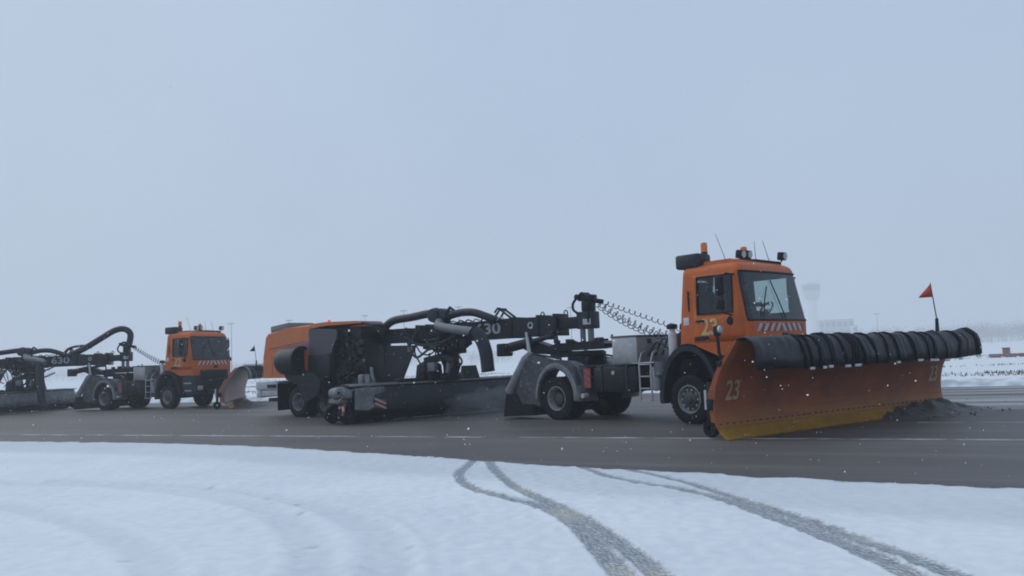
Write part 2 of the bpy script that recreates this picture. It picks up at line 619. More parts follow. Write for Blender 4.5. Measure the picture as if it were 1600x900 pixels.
def asphalt_material():
    m, n, l, b = newmat('asphalt')
    tc = n.new('ShaderNodeTexCoord')
    rt = n.new('ShaderNodeMapping')                 # runway frame: x along, y across from the white line
    rt.vector_type = 'TEXTURE'
    rt.inputs['Location'].default_value = R0
    rt.inputs['Rotation'].default_value = (0, 0, RW)
    l.new(tc.outputs['Object'], rt.inputs['Vector'])

    def stretched(sx, sy, det):
        mp = n.new('ShaderNodeMapping')
        mp.inputs['Scale'].default_value = (sx, sy, 1)
        l.new(rt.outputs[0], mp.inputs['Vector'])
        t = n.new('ShaderNodeTexNoise')
        t.inputs['Scale'].default_value = 1.0
        t.inputs['Detail'].default_value = det
        t.inputs['Roughness'].default_value = 0.6
        l.new(mp.outputs[0], t.inputs['Vector'])
        return t
    s1 = stretched(0.035, 0.9, 5)
    s2 = stretched(0.12, 0.35, 6)
    g = n.new('ShaderNodeTexNoise')
    g.inputs['Scale'].default_value = 30
    g.inputs['Detail'].default_value = 6
    l.new(tc.outputs['Object'], g.inputs['Vector'])
    c1 = n.new('ShaderNodeValToRGB')
    c1.color_ramp.elements[0].position = 0.3
    c1.color_ramp.elements[1].position = 0.72
    c1.color_ramp.elements[0].color = (0.054, 0.048, 0.045, 1)
    c1.color_ramp.elements[1].color = (0.142, 0.122, 0.112, 1)
    l.new(s2.outputs['Fac'], c1.inputs['Fac'])
    # a film of left-over snow lies in streaks on the strip that the plough has not cleared
    sx = n.new('ShaderNodeSeparateXYZ')
    l.new(rt.outputs[0], sx.inputs[0])
    mr = n.new('ShaderNodeMapRange')
    mr.inputs['From Min'].default_value = 5.5
    mr.inputs['From Max'].default_value = 9.5
    l.new(sx.outputs['Y'], mr.inputs['Value'])
    r2 = n.new('ShaderNodeValToRGB')
    r2.color_ramp.elements[0].position = 0.47
    r2.color_ramp.elements[1].position = 0.60
    l.new(s1.outputs['Fac'], r2.inputs['Fac'])
    mu = n.new('ShaderNodeMath')
    mu.operation = 'MULTIPLY'
    l.new(mr.outputs[0], mu.inputs[0])
    l.new(r2.outputs['Color'], mu.inputs[1])
    mx_ = n.new('ShaderNodeMapRange')               # the clearing convoy has already swept what lies behind it
    mx_.inputs['From Min'].default_value = 1.0
    mx_.inputs['From Max'].default_value = 8.0
    mx_.inputs['To Min'].default_value = 0.15
    l.new(sx.outputs['X'], mx_.inputs['Value'])
    mu3 = n.new('ShaderNodeMath')
    mu3.operation = 'MULTIPLY'
    l.new(mu.outputs[0], mu3.inputs[0])
    l.new(mx_.outputs[0], mu3.inputs[1])
    mu = mu3
    mu2 = n.new('ShaderNodeMath')
    mu2.operation = 'MULTIPLY'
    mu2.inputs[1].default_value = 0.55
    l.new(mu.outputs[0], mu2.inputs[0])
    # faint streaks everywhere
    r4 = n.new('ShaderNodeValToRGB')
    r4.color_ramp.elements[0].position = 0.5
    r4.color_ramp.elements[1].position = 0.85
    r4.color_ramp.elements[1].color = (0.16, 0.16, 0.16, 1)
    l.new(s1.outputs['Fac'], r4.inputs['Fac'])
    ad = n.new('ShaderNodeMath')
    ad.operation = 'MAXIMUM'
    l.new(mu2.outputs[0], ad.inputs[0])
    l.new(r4.outputs['Color'], ad.inputs[1])
    c2 = n.new('ShaderNodeMix')
    c2.data_type = 'RGBA'
    c2.inputs[7].default_value = (0.62, 0.65, 0.69, 1)
    l.new(ad.outputs[0], c2.inputs[0])
    l.new(c1.outputs['Color'], c2.inputs[6])
    l.new(c2.outputs[2], b.inputs['Base Color'])
    rr = n.new('ShaderNodeMapRange')
    rr.inputs['To Min'].default_value = 0.42
    rr.inputs['To Max'].default_value = 0.72
    l.new(s2.outputs['Fac'], rr.inputs['Value'])
    l.new(rr.outputs[0], b.inputs['Roughness'])
    b.inputs['Specular IOR Level'].default_value = 0.32
    bp = n.new('ShaderNodeBump')
    bp.inputs['Strength'].default_value = 0.35
    bp.inputs['Distance'].default_value = 0.01
    l.new(g.outputs['Fac'], bp.inputs['Height'])
    l.new(bp.outputs['Normal'], b.inputs['Normal'])


asphalt_material()


def line_material():
    m, n, l, b = newmat('line_paint')
    tc = n.new('ShaderNodeTexCoord')
    t = n.new('ShaderNodeTexNoise')
    t.inputs['Scale'].default_value = 1.1
    t.inputs['Detail'].default_value = 8
    t.inputs['Roughness'].default_value = 0.7
    l.new(tc.outputs['Object'], t.inputs['Vector'])
    r = n.new('ShaderNodeValToRGB')
    r.color_ramp.elements[0].position = 0.40
    r.color_ramp.elements[1].position = 0.62
    r.color_ramp.elements[0].color = (0.11, 0.107, 0.108, 1)
    r.color_ramp.elements[1].color = (0.55, 0.56, 0.57, 1)
    l.new(t.outputs['Fac'], r.inputs['Fac'])
    l.new(r.outputs['Color'], b.inputs['Base Color'])
    b.inputs['Roughness'].default_value = 0.6
    b.inputs['Specular IOR Level'].default_value = 0.3


line_material()

# open field: one sheet to the horizon
g = G()
ring0 = None
N = 48
cen = g.bm.verts.new((0, 0, -0.07))
for r_ in (60, 200, 600, 2400):
    ring = [g.bm.verts.new((r_ * math.cos(k * 2 * math.pi / N), r_ * math.sin(k * 2 * math.pi / N), -0.07)) for k in range(N)]
    for k in range(N):
        j = (k + 1) % N
        if ring0 is None:
            g.bm.faces.new((cen, ring[k], ring[j]))
        else:
            g.bm.faces.new((ring0[k], ring[k], ring[j], ring0[j]))
    ring0 = ring
tag(g.done('ground', 'snow'), kind='structure')

# runway pavement
g = G()
us = [-700, -200, -60, -20, 20, 60, 200, 700]
for a, b_ in zip(us, us[1:]):
    g.quad(rw(a, -60), rw(b_, -60), rw(b_, FAR_V + 0.5), rw(a, FAR_V + 0.5))
bmesh.ops.remove_doubles(g.bm, verts=g.bm.verts, dist=1e-4)
tag(g.done('runway', 'asphalt', smooth=False), kind='structure')

# painted lines
for v0, wdt, u0 in ((0.0, 0.20, -60), (3.35, 0.16, 6)):
    g = G()
    g.quad(rw(u0, v0 - wdt / 2, .004), rw(120, v0 - wdt / 2, .004), rw(120, v0 + wdt / 2, .004), rw(u0, v0 + wdt / 2, .004))
    tag(g.done('runway_line', 'line_paint', smooth=False), kind='structure')

# snow left on the near side, with tyre tracks pressed into it
EDGE = np.array([(-60, 46.5), (-13.76, 22.84), (-9.32, 20.57), (-5.55, 18.23), (-2.43, 15.55), (-0.11, 13.31), (1.65, 11.89), (3.06, 10.7),
                 (4.25, 9.81), (5.28, 9.1), (40, -14.0)])
TRACKS = [
    [(-0.70, 14.1), (-0.81, 12.9), (-0.85, 12.2), (-0.77, 11.45), (-0.57, 10.65), (-0.17, 9.84), (0.22, 9.16), (0.49, 8.19), (0.62, 7.13), (0.70, 6.19), (0.72, 5.0), (0.6, 3.0)],
    [(-0.52, 14.0), (-0.31, 12.18), (-0.03, 10.56), (0.30, 9.38), (0.60, 8.3), (0.82, 7.15), (0.94, 6.26), (0.99, 5.2), (0.95, 3.0)],
    [(0.80, 12.9), (1.13, 11.47), (1.47, 10.67), (1.86, 10.03), (2.14, 9.24), (2.34, 8.11), (2.50, 7.13), (2.60, 6.0), (2.62, 5.0), (2.5, 3.0)],
    [(1.40, 12.3), (1.85, 11.01), (2.15, 9.97), (2.35, 9.04), (2.54, 7.98), (2.72, 6.94), (2.85, 5.98), (2.90, 5.0), (2.8, 3.0)],
]
OLD = [
    [(-9.5, 12.6), (-6.51, 10.82), (-5.1, 9.66), (-3.74, 8.23), (-2.83, 6.78), (-2.4, 5)],
    [(-9.5, 13.8), (-6.13, 12.48), (-4.27, 11.24), (-3.05, 9.99), (-2.13, 8.35), (-1.59, 6.58), (-1.4, 5)],
    [(-7.0, 13.2), (-4.14, 11.58), (-2.79, 10.36), (-1.85, 9.12), (-1.23, 7.75), (-0.99, 6.48), (-0.9, 5)],
]


def nonuni(lo, f0, f1, hi, step, coarse):
    a = np.arange(f0, f1, step)
    left = f0 - np.cumsum(step * 1.25 ** np.arange(1, 40))
    left = np.r_[left[left > lo], lo][::-1]
    right = f1 + np.cumsum(step * 1.25 ** np.arange(0, 40))
    right = np.r_[right[right < hi], hi]
    return np.r_[left, a, right]


def near_snow():
    xs = nonuni(-58, -15.5, 6.5, 38, 0.06, 2)
    xs = np.r_[xs[xs < -1.25], np.arange(-1.25, 3.2, 0.024), xs[xs > 3.22]]
    ys = nonuni(-25, 4.2, 24.5, 45, 0.06, 2)
    ys = np.r_[ys[ys < 5.4], np.arange(5.4, 13.9, 0.03), ys[ys > 13.95]]
    X, Y = np.meshgrid(xs, ys)
    nx, ny = len(xs), len(ys)
    # value noise from summed sines of random directions: cheap, aperiodic at this size
    def fuzz(freq, k, seed):
        r = np.random.default_rng(seed)
        o = np.zeros_like(X)
        for _ in range(k):
            a = r.uniform(0, 2 * np.pi)
            f = freq * r.uniform(0.6, 1.6)
            o += np.sin(f * (X * np.cos(a) + Y * np.sin(a)) + r.uniform(0, 6.28))
        return o / math.sqrt(k)
    ye = np.interp(X, EDGE[:, 0], EDGE[:, 1])
    w = (ye - Y) * math.cos(R(34))
    wn_ = w + 0.05 * fuzz(6, 6, 1) + 0.035 * fuzz(22, 8, 2) + 0.05 * fuzz(1.2, 5, 3)
    h = 0.030 * (1 - np.exp(-np.clip(wn_, 0, None) / 0.12))
    band = 1 / (1 + np.exp((w - 2.1 - 0.12 * fuzz(1.5, 5, 4)) / 0.14))
    thin = 0.30 * band
    h = h * (1 - 0.5 * band)
    h += (0.004 * fuzz(2.0, 6, 5) + 0.0030 * fuzz(7, 9, 6) + 0.0042 * fuzz(20, 11, 7) + 0.002 * fuzz(40, 11, 8)) * np.clip(wn_ / 0.3, 0, 1)
    h = np.where(wn_ < 0, -0.02 + np.clip(wn_, -0.4, 0) * 0.05, h)
    track = np.zeros_like(X)
    tu = np.zeros_like(X)
    tv = np.zeros_like(X)

    def dist_to(poly):
        P = np.array([(p.x, p.y) for p in smooth_path([(a, b, 0) for a, b in poly], 6)])
        best = np.full(X.shape, 9.0)
        lu = np.zeros_like(X)
        lv = np.zeros_like(X)
        acc = 0.0
        m = (X > P[:, 0].min() - 1) & (X < P[:, 0].max() + 1) & (Y > P[:, 1].min() - 1) & (Y < P[:, 1].max() + 1)
        x, y = X[m], Y[m]
        b, u_, v_ = best[m], lu[m], lv[m]
        for (x0, y0), (x1, y1) in zip(P, P[1:]):
            dx, dy = x1 - x0, y1 - y0
            L = math.hypot(dx, dy)
            t = np.clip(((x - x0) * dx + (y - y0) * dy) / L ** 2, 0, 1)
            d = np.hypot(x - x0 - t * dx, y - y0 - t * dy)
            sgn = np.sign((x - x0) * dy - (y - y0) * dx)
            k = d < b
            b = np.where(k, d, b)
            u_ = np.where(k, acc + t * L, u_)
            v_ = np.where(k, d * sgn, v_)
            acc += L
        best[m], lu[m], lv[m] = b, u_, v_
        return best, lu, lv
    for i, poly in enumerate(TRACKS):
        d, lu, lv = dist_to(poly)
        half = 0.072 + 0.028 * np.clip((lu - 2.5) / 2.5, 0, 1)
        mk = 1 / (1 + np.exp((d - half - 0.010 * fuzz(30, 6, 30 + i) - 0.006 * fuzz(70, 6, 40 + i)) / 0.006))
        ridge = np.exp(-((d - half - 0.028) / 0.02) ** 2) * (1 + 0.6 * fuzz(18, 6, 60 + i))
        on = np.clip(wn_ / 0.2, 0, 1)
        h += 0.009 * ridge * (1 - track) * (1 - mk) * on
        k = mk > track
        tu = np.where(k, lu, tu)
        tv = np.where(k, lv + i * 3.1, tv)
        track = np.maximum(track, mk)
    h -= 0.016 * track * np.clip(wn_ / 0.2, 0, 1)
    h = np.where(wn_ > 0, np.maximum(h, 0.0005), h)
    for i, poly in enumerate(OLD):
        d, lu, lv = dist_to(poly)
        for off in (0.0,):
            thin = np.maximum(thin, 0.16 * np.exp(-(d / 0.2) ** 4))
            h += -0.016 * np.exp(-(d / 0.17) ** 4) + 0.014 * np.exp(-((d - 0.27) / 0.07) ** 2)
            spot = np.clip(fuzz(14, 7, 50 + i) - 1.35, 0, 1) * np.exp(-(d / 0.3) ** 4)
            thin = np.maximum(thin, 0.9 * spot)
            h -= 0.012 * spot
    # footprints and clods: small scattered pits
    pit = np.clip(fuzz(9, 11, 70) - 2.0, 0, 1) * np.clip(wn_ / 1.5, 0, 1)
    h -= 0.02 * pit
    thin = np.maximum(thin, pit * 0.6)
    thin = np.where((wn_ < 0.25) & (wn_ > -0.1), np.maximum(thin, 0.75 * (1 - wn_ / 0.25).clip(0, 1)), thin)
    co = np.stack([X, Y, h + 0.004], -1).reshape(-1, 3).astype(np.float32)
    idx = np.arange(nx * ny).reshape(ny, nx)
    q = np.stack([idx[:-1, :-1], idx[:-1, 1:], idx[1:, 1:], idx[1:, :-1]], -1)
    keep = (np.maximum.reduce([wn_[:-1, :-1], wn_[:-1, 1:], wn_[1:, 1:], wn_[1:, :-1]]) > -0.25)
    q = q[keep]
    used = np.unique(q)
    remap = np.full(nx * ny, -1)
    remap[used] = np.arange(len(used))
    q = remap[q].astype(np.int32)
    co = co[used]
    me = bpy.data.meshes.new('snow_apron')
    me.vertices.add(len(co))
    me.vertices.foreach_set('co', co.ravel())
    me.loops.add(q.size)
    me.loops.foreach_set('vertex_index', q.ravel())
    me.polygons.add(len(q))
    me.polygons.foreach_set('loop_start', np.arange(0, q.size, 4, dtype=np.int32))
    me.update(calc_edges=True)
    me.validate()
    for nm, arr in (('thin', thin), ('track', track)):
        at = me.attributes.new(nm, 'FLOAT', 'POINT')
        at.data.foreach_set('value', arr.ravel()[used].astype(np.float32))
    at = me.attributes.new('trackuv', 'FLOAT_VECTOR', 'POINT')
    at.data.foreach_set('vector', np.stack([tu, tv, 0 * tu], -1).reshape(-1, 3)[used].astype(np.float32).ravel())
    me.materials.append(MATS['snow'])
    me.shade_smooth()
    o = bpy.data.objects.new('snow_apron', me)
    COL.objects.link(o)
    tag(o, kind='structure')


near_snow()


def verge():
    """ploughed-up bank along the far edge, with ragged crest"""
    us = np.r_[np.arange(-95, -30, 0.6), np.arange(-30, 60, 0.22)]
    vs = np.array([-0.25, 0.0, 0.12, 0.28, 0.45, 0.65, 0.9, 1.2, 1.6, 2.1, 2.8, 4.0, 6.0])
    base = np.array([-0.03, 0.02, 0.10, 0.17, 0.22, 0.24, 0.22, 0.18, 0.13, 0.08, 0.04, 0.0, -0.09])
    verts, faces, thin = [], [], []
    for i, u in enumerate(us):
        for j, v in enumerate(vs):
            p = rw(u, FAR_V + v + 0.12 * noise.noise((u * 0.7, 3.1, 0)))
            k = noise.noise((u * 0.9, v * 1.1, 1.0)) * 0.55 + noise.noise((u * 2.6, v * 2.6, 4.0)) * 0.4
            z = base[j] * (1 + 0.9 * k)
            verts.append((p[0], p[1], z))
            t = max(0.0, noise.noise((u * 2.2, v * 2.2, 9.0)) + 0.25) * (1.2 if 0 < j < 8 else 0.3)
            thin.append(min(0.8, t))
    m = len(vs)
    for i in range(len(us) - 1):
        for j in range(m - 1):
            a = i * m + j
            faces.append((a, a + m, a + m + 1, a + 1))
    me = bpy.data.meshes.new('snow_bank')
    me.from_pydata(verts, [], faces)
    at = me.attributes.new('thin', 'FLOAT', 'POINT')
    at.data.foreach_set('value', np.array(thin, dtype=np.float32))
    me.materials.append(MATS['snow'])
    me.shade_smooth()
    o = bpy.data.objects.new('snow_bank', me)
    COL.objects.link(o)
    tag(o, kind='structure')


verge()


def tufts():
    """dead grass standing out of the snow on the verge"""
    verts, faces = [], []
    r = random.Random(3)

    def blade(p, hgt, wd):
        a = r.uniform(0, 6.28)
        lean = Vector((r.uniform(-.5, .5), r.uniform(-.5, .5), 1)).normalized() * hgt
        s_ = Vector((math.cos(a), math.sin(a), 0)) * wd
        i = len(verts)
        verts.extend([p - s_, p + s_, p + lean])
        faces.append((i, i + 1, i + 2))
    for (v0, v1, cnt) in ((11, 17, 700), (24, 34, 900), (48, 75, 700)):
        for _ in range(cnt):
            u = r.uniform(-110, 130)
            v = FAR_V + r.uniform(v0, v1)
            if noise.noise((u * 0.05, v * 0.2, 2)) < -0.12:
                continue
            for _ in range(22):
                p = rw(u + r.gauss(0, 0.9), v + r.gauss(0, 0.45), -0.08)
                blade(Vector(p), r.uniform(0.07, 0.20), r.uniform(0.015, 0.05))
    me = bpy.data.meshes.new('dry_grass')
    me.from_pydata(verts, [], faces)
    me.materials.append(MATS['dry_grass'])
    o = bpy.data.objects.new('dry_grass', me)
    COL.objects.link(o)
    tag(o, 'dead brown grass poking through the snow on the far verge', 'grass', kind='stuff')


tufts()


# ------------------------------------------------------------------ far background
def tree_mass():
    """a far wood along the horizon: many small twig-like faces per crown"""
    verts, faces = [], []
    r = random.Random(11)
    spots = []
    for _ in range(420):
        px = r.uniform(1275, 1800)
        d = r.uniform(700, 860)
        spots.append((px, d, r.uniform(12.5, 20.0)))
    for _ in range(320):
        px = r.uniform(-150, 800)
        d = r.uniform(800, 950)
        spots.append((px, d, r.uniform(9, 15)))
    for px, d, hgt in spots:
        dr = px_ray(px, 560)
        b = Vector((dr.x / dr.y * d, d, -0.1))
        rad = hgt * r.uniform(0.25, 0.42)
        # trunk
        i = len(verts)
        verts.extend([b + Vector((-.18, 0, 0)), b + Vector((.18, 0, 0)), b + Vector((0, .1, hgt * .6))])
        faces.append((i, i + 1, i + 2))
        for _ in range(120):
            q = Vector((r.gauss(0, .5), r.gauss(0, .5), r.gauss(0, .5)))
            c = b + Vector((q.x * rad, q.y * rad, hgt * (0.58 + 0.24 * max(-2, min(1.7, q.z * 1.5)))))
            if c.z < 0.4:
                continue
            s_ = r.uniform(0.3, 0.8)
            v1 = Vector((r.uniform(-1, 1), r.uniform(-1, 1), r.uniform(-1, 1))) * s_
            v2 = Vector((r.uniform(-1, 1), r.uniform(-1, 1), r.uniform(-1, 1))) * s_
            i = len(verts)
            verts.extend([c - v1, c + v1, c + v2, ])
            faces.append((i, i + 1, i + 2))
    me = bpy.data.meshes.new('far_wood')
    me.from_pydata(verts, [], faces)
    me.materials.append(MATS['bark_wood'])
    o = bpy.data.objects.new('far_wood', me)
    COL.objects.link(o)
    tag(o, 'hazy bare wood along the horizon beyond the snowy field', 'wood', kind='stuff')


tree_mass()


def ground_at(px, dist):
    d = px_ray(px, 560)
    return Vector((d.x / d.y * dist, dist, -0.07))


# control tower
p = ground_at(1275, 1000)
t = thing('control_tower', p, -15, 'control tower with a wide drum head fading into the haze', 'tower')
t.scale = (1.55, 1.55, 1.55)
G().lathe([(4.0, 0), (3.6, 16), (3.3, 33), (3.8, 37)], (0, 0, 0), 'Z', 20).done('shaft', 'white_render', t)
G().lathe([(3.8, 36.6), (5.6, 39), (6.3, 41), (6.3, 44)], (0, 0, 0), 'Z', 24).done('drum', 'concrete', t)
gl = G().lathe([(5.9, 44), (6.6, 48)], (0, 0, 0), 'Z', 16).done('cab_glazing', 'far_glass', t, smooth=False)
for k in range(16):
    a = k * math.pi / 8
    G().beam((5.95 * math.cos(a), 5.95 * math.sin(a), 44), (6.65 * math.cos(a), 6.65 * math.sin(a), 48), .16, .16).done('mullion', 'zinc', gl)
G().lathe([(6.8, 48), (6.8, 48.9), (4.0, 49.4), (0.3, 49.8)], (0, 0, 0), 'Z', 24).done('roof', 'zinc', t)
G().cyl((0, 0, 49.6), (0, 0, 53.0), .12, .05).done('aerial', 'zinc', t)


def block(px, dist, wdt, hgt, dep, name, mat, label, cols, rows, deg=-12):
    p = ground_at(px, dist)
    t = thing(name, p, deg, label, 'building')
    G().bx(-wdt / 2, wdt / 2, -dep / 2, dep / 2, 0, hgt).done('wall', mat, t, smooth=False)
    G().bx(-wdt / 2 - .3, wdt / 2 + .3, -dep / 2 - .3, dep / 2 + .3, hgt + .003, hgt + .45).done('roof', 'zinc', t, smooth=False)
    for i in range(cols):
        for j in range(rows):
            x = -wdt / 2 + wdt * (i + 0.5) / cols
            z = hgt * (j + 0.55) / rows
            w_ = G().bx(x - wdt / cols * .36, x + wdt / cols * .36, -dep / 2 - .08, -dep / 2 + .05, z - hgt / rows * .26, z + hgt / rows * .26).done('window', 'far_glass', t, smooth=False)
    return t


block(1308, 806, 31, 26.5, 22, 'terminal_block', 'concrete', 'tall grey flat-roofed terminal block beside the control tower', 6, 3)
block(1338, 780, 4.7, 20, 12, 'stair_tower', 'white_render', 'narrow white stair tower beside the grey terminal block', 1, 3)
block(1362, 767, 25, 11, 18, 'low_hall', 'concrete', 'low grey hall next to the narrow white stair tower', 7, 1)
block(1398, 748, 17, 7.5, 14, 'service_shed', 'mid_grey', 'small service shed at the end of the hazy buildings', 4, 1)
block(404, 330, 8, 4.0, 8, 'field_hut', 'dark_grey', 'dark low field hut far behind the plough with the raised black flag', 3, 1)

MASTS = [(362, 430, 26.0), (453, 430, 26.4), (572, 430, 27.2), (633, 430, 28.8), (719, 430, 29.6), (895, 430, 27.0), (1375, 560, 22.0)]
for px, d, hgt in MASTS:
    p = ground_at(px, d)
    t = thing('light_mast', p, -10, 'slim floodlight mast with a T-shaped head fading in the haze', 'light mast', 'apron light masts')
    G().cyl((0, 0, 0), (0, 0, hgt), .26, .16, 10).done('pole', 'zinc', t)
    G().bx(-1.7, 1.7, -.15, .15, hgt + .003, hgt + .3).done('crossarm', 'zinc', t, smooth=False)
    for x in (-1.5, -.5, .5, 1.5):
        G().box((x, -.25, hgt - .1), (.5, .35, .3), Matrix.Rotation(R(25), 4, 'X'), .04).done('floodlight', 'zinc', t)

# red low barrier and cabinet on the verge
p = at_depth(1573, 556, 84)
p.z = -0.07
t = thing('marker_cabinet', p, -25, 'small reddish marker cabinet standing on the snowy verge', 'cabinet')
G().bx(-.32, .32, -.25, .25, .12, .82, .03).done('body', 'rusty_red', t)
G().bx(-.36, .36, -.29, .29, .823, .88).done('lid', 'dark_grey', t)
for x in (-.25, .25):
    G().bx(x - .04, x + .04, -.04, .04, 0, .12).done('leg', 'zinc', t)
c0 = at_depth(1545, 559, 82)
c1 = at_depth(1700, 553, 79)
c0.z = c1.z = -0.07
d = c1 - c0
t = thing('snow_barrier', c0, math.degrees(math.atan2(d.y, d.x)), 'long low red barrier beside the reddish marker cabinet', 'barrier')
L = d.length
for k in range(int(L / 1.2)):
    G().bx(k * 1.2 + .02, k * 1.2 + 1.18, -.12, .12, .05, .34, .03).done('barrier_block', 'rusty_red', t)
    G().bx(k * 1.2 + .2, k * 1.2 + 1.0, -.2, .2, 0, .047).done('foot', 'dark_grey', t)


# ------------------------------------------------------------------ trucks
def wheel(parent, x, y, rear=False, r=0.55, wd=0.30, side=-1, steer=0.0):
    """side -1: outer face towards -y"""
    s = side
    q_ = r / .55
    if not rear:
        disc = [(0.275, .28), (0.19, .36), (0.17, .50), (0.10, .56), (0.085, .66), (0.0001, .68)]
        ringp = [(0.315, .44), (0.318, .53), (0.300, .54), (0.285, .42), (0.262, .30), (0.27, .25)]
    else:
        disc = [(0.285, -.16), (0.155, -.14), (0.15, .20), (0.11, .24), (0.0001, .26)]
        ringp = [(0.318, .44), (0.318, .51), (0.300, .52), (0.280, .40), (0.268, .10), (0.245, -.12), (0.26, -.15)]
    w = G().lathe([(a * q_, s * b * wd) for a, b in disc], (0, 0, 0), 'Y', 28).done('wheel', 'wheel_dark', parent, loc=(x, y, r), rotz=steer)
    G().lathe([(a * q_, s * b * wd) for a, b in ringp], (0, 0, 0), 'Y', 32, closed=True).done('rim', 'rim_silver', w)
    nb = 10
    for k in range(nb):
        a = k * 2 * math.pi / nb
        rr = (.215 if not rear else .20) * q_
        yy = s * wd * (.34 if not rear else -.12)
        G().cyl((rr * math.cos(a), yy - s * .02, rr * math.sin(a)), (rr * math.cos(a), yy + s * .035, rr * math.sin(a)), .026, .022, 6).done('wheel_nut', 'aluminium' if not rear else 'wheel_dark', w)
    g = G()
    k = r / .55
    g.lathe([(.30 * k, -.46 * wd), (.34 * k, -.50 * wd), (.44 * k, -.52 * wd), (.52 * k, -.48 * wd), (.543 * k, -.42 * wd), (.548 * k, 0),
             (.543 * k, .42 * wd), (.52 * k, .48 * wd), (.44 * k, .52 * wd), (.34 * k, .50 * wd), (.30 * k, .46 * wd)], (0, 0, 0), 'Y', 40, closed=True)
    for q in range(36):                              # tread blocks
        a = q * 2 * math.pi / 36
        for off, tw in ((-.36, .2), (-.12, .16), (.12, .16), (.36, .2)):
            aa = a + (.09 if off in (-.12, .36) else 0)
            m = Matrix.Rotation(-aa, 4, 'Y')
            g.box((.546 * k * math.cos(aa), off * wd, .546 * k * math.sin(aa)), (.022, tw * wd, .062), m)
    g.done('tyre', 'tyre', w)
    return w


def cab_shape():
    """rings of the cab shell: z levels and the columns round the plan"""
    zs = [1.50, 1.66, 1.80, 1.97, 2.17, 2.22, 2.42, 2.85, 3.24, 3.29, 3.37, 3.44, 3.50, 3.53]
    xf = np.interp(zs, [1.5, 2.2, 3.29, 3.37, 3.44, 3.50, 3.53], [1.69, 1.71, 1.50, 1.48, 1.44, 1.35, 1.2])
    xr = np.interp(zs, [1.5, 3.37, 3.44, 3.50, 3.53], [-.20, -.06, -.05, -.01, .08])
    hw = np.interp(zs, [1.5, 2.0, 2.42, 3.29, 3.37, 3.44, 3.50, 3.53], [1.20, 1.21, 1.20, 1.15, 1.14, 1.11, 1.04, .93])
    return zs, xf, xr, hw


SIDE_X = [.05, .22, .34, .80, 1.24, 1.31]
FRONT_Y = [-1.06, -.85, -.45, 0.0]
BOW = 0.06


def front_x(y, z):
    zs, xf, xr, hw = cab_shape()
    return float(np.interp(z, zs, xf)) - BOW * (y / 1.2) ** 2


def cab_rings():
    zs, xf, xr, hw = cab_shape()
    rings = []
    for z, f, r_, h in zip(zs, xf, xr, hw):
        k = h / 1.2
        pts = []
        right = [(r_, 0), (r_, -h * .55), (r_, -h + .07), (r_ + .02, -h + .02), (r_ + .07, -h)]
        fx = f - BOW * (1.06 * k / 1.2) ** 2
        sc = (min(1.0, (f - .20) / 1.42))
        for x in SIDE_X:
            right.append((min(x, f - .20) if x < 1.25 else f - .155 - BOW * .7, -h))
        # rounded A-pillar corner
        cx, cyy = f - .155 - BOW * .7, -h
        ex, ey = fx, -1.06 * k
        for t in (.3, .6, .85):
            u = 1 - t
            mx_, my_ = fx + .004, -h + .002
            right.append((u * u * cx + 2 * u * t * mx_ + t * t * ex, u * u * cyy + 2 * u * t * my_ + t * t * ey))
        for y in FRONT_Y[:4]:
            right.append((f - BOW * (y * k / 1.2) ** 2, y * k))
        left = [(x, -y) for x, y in right[:-1][::-1]]
        pts = right + left[:-1]
        rings.append([Vector((x, y, z)) for x, y in pts])
    return zs, rings


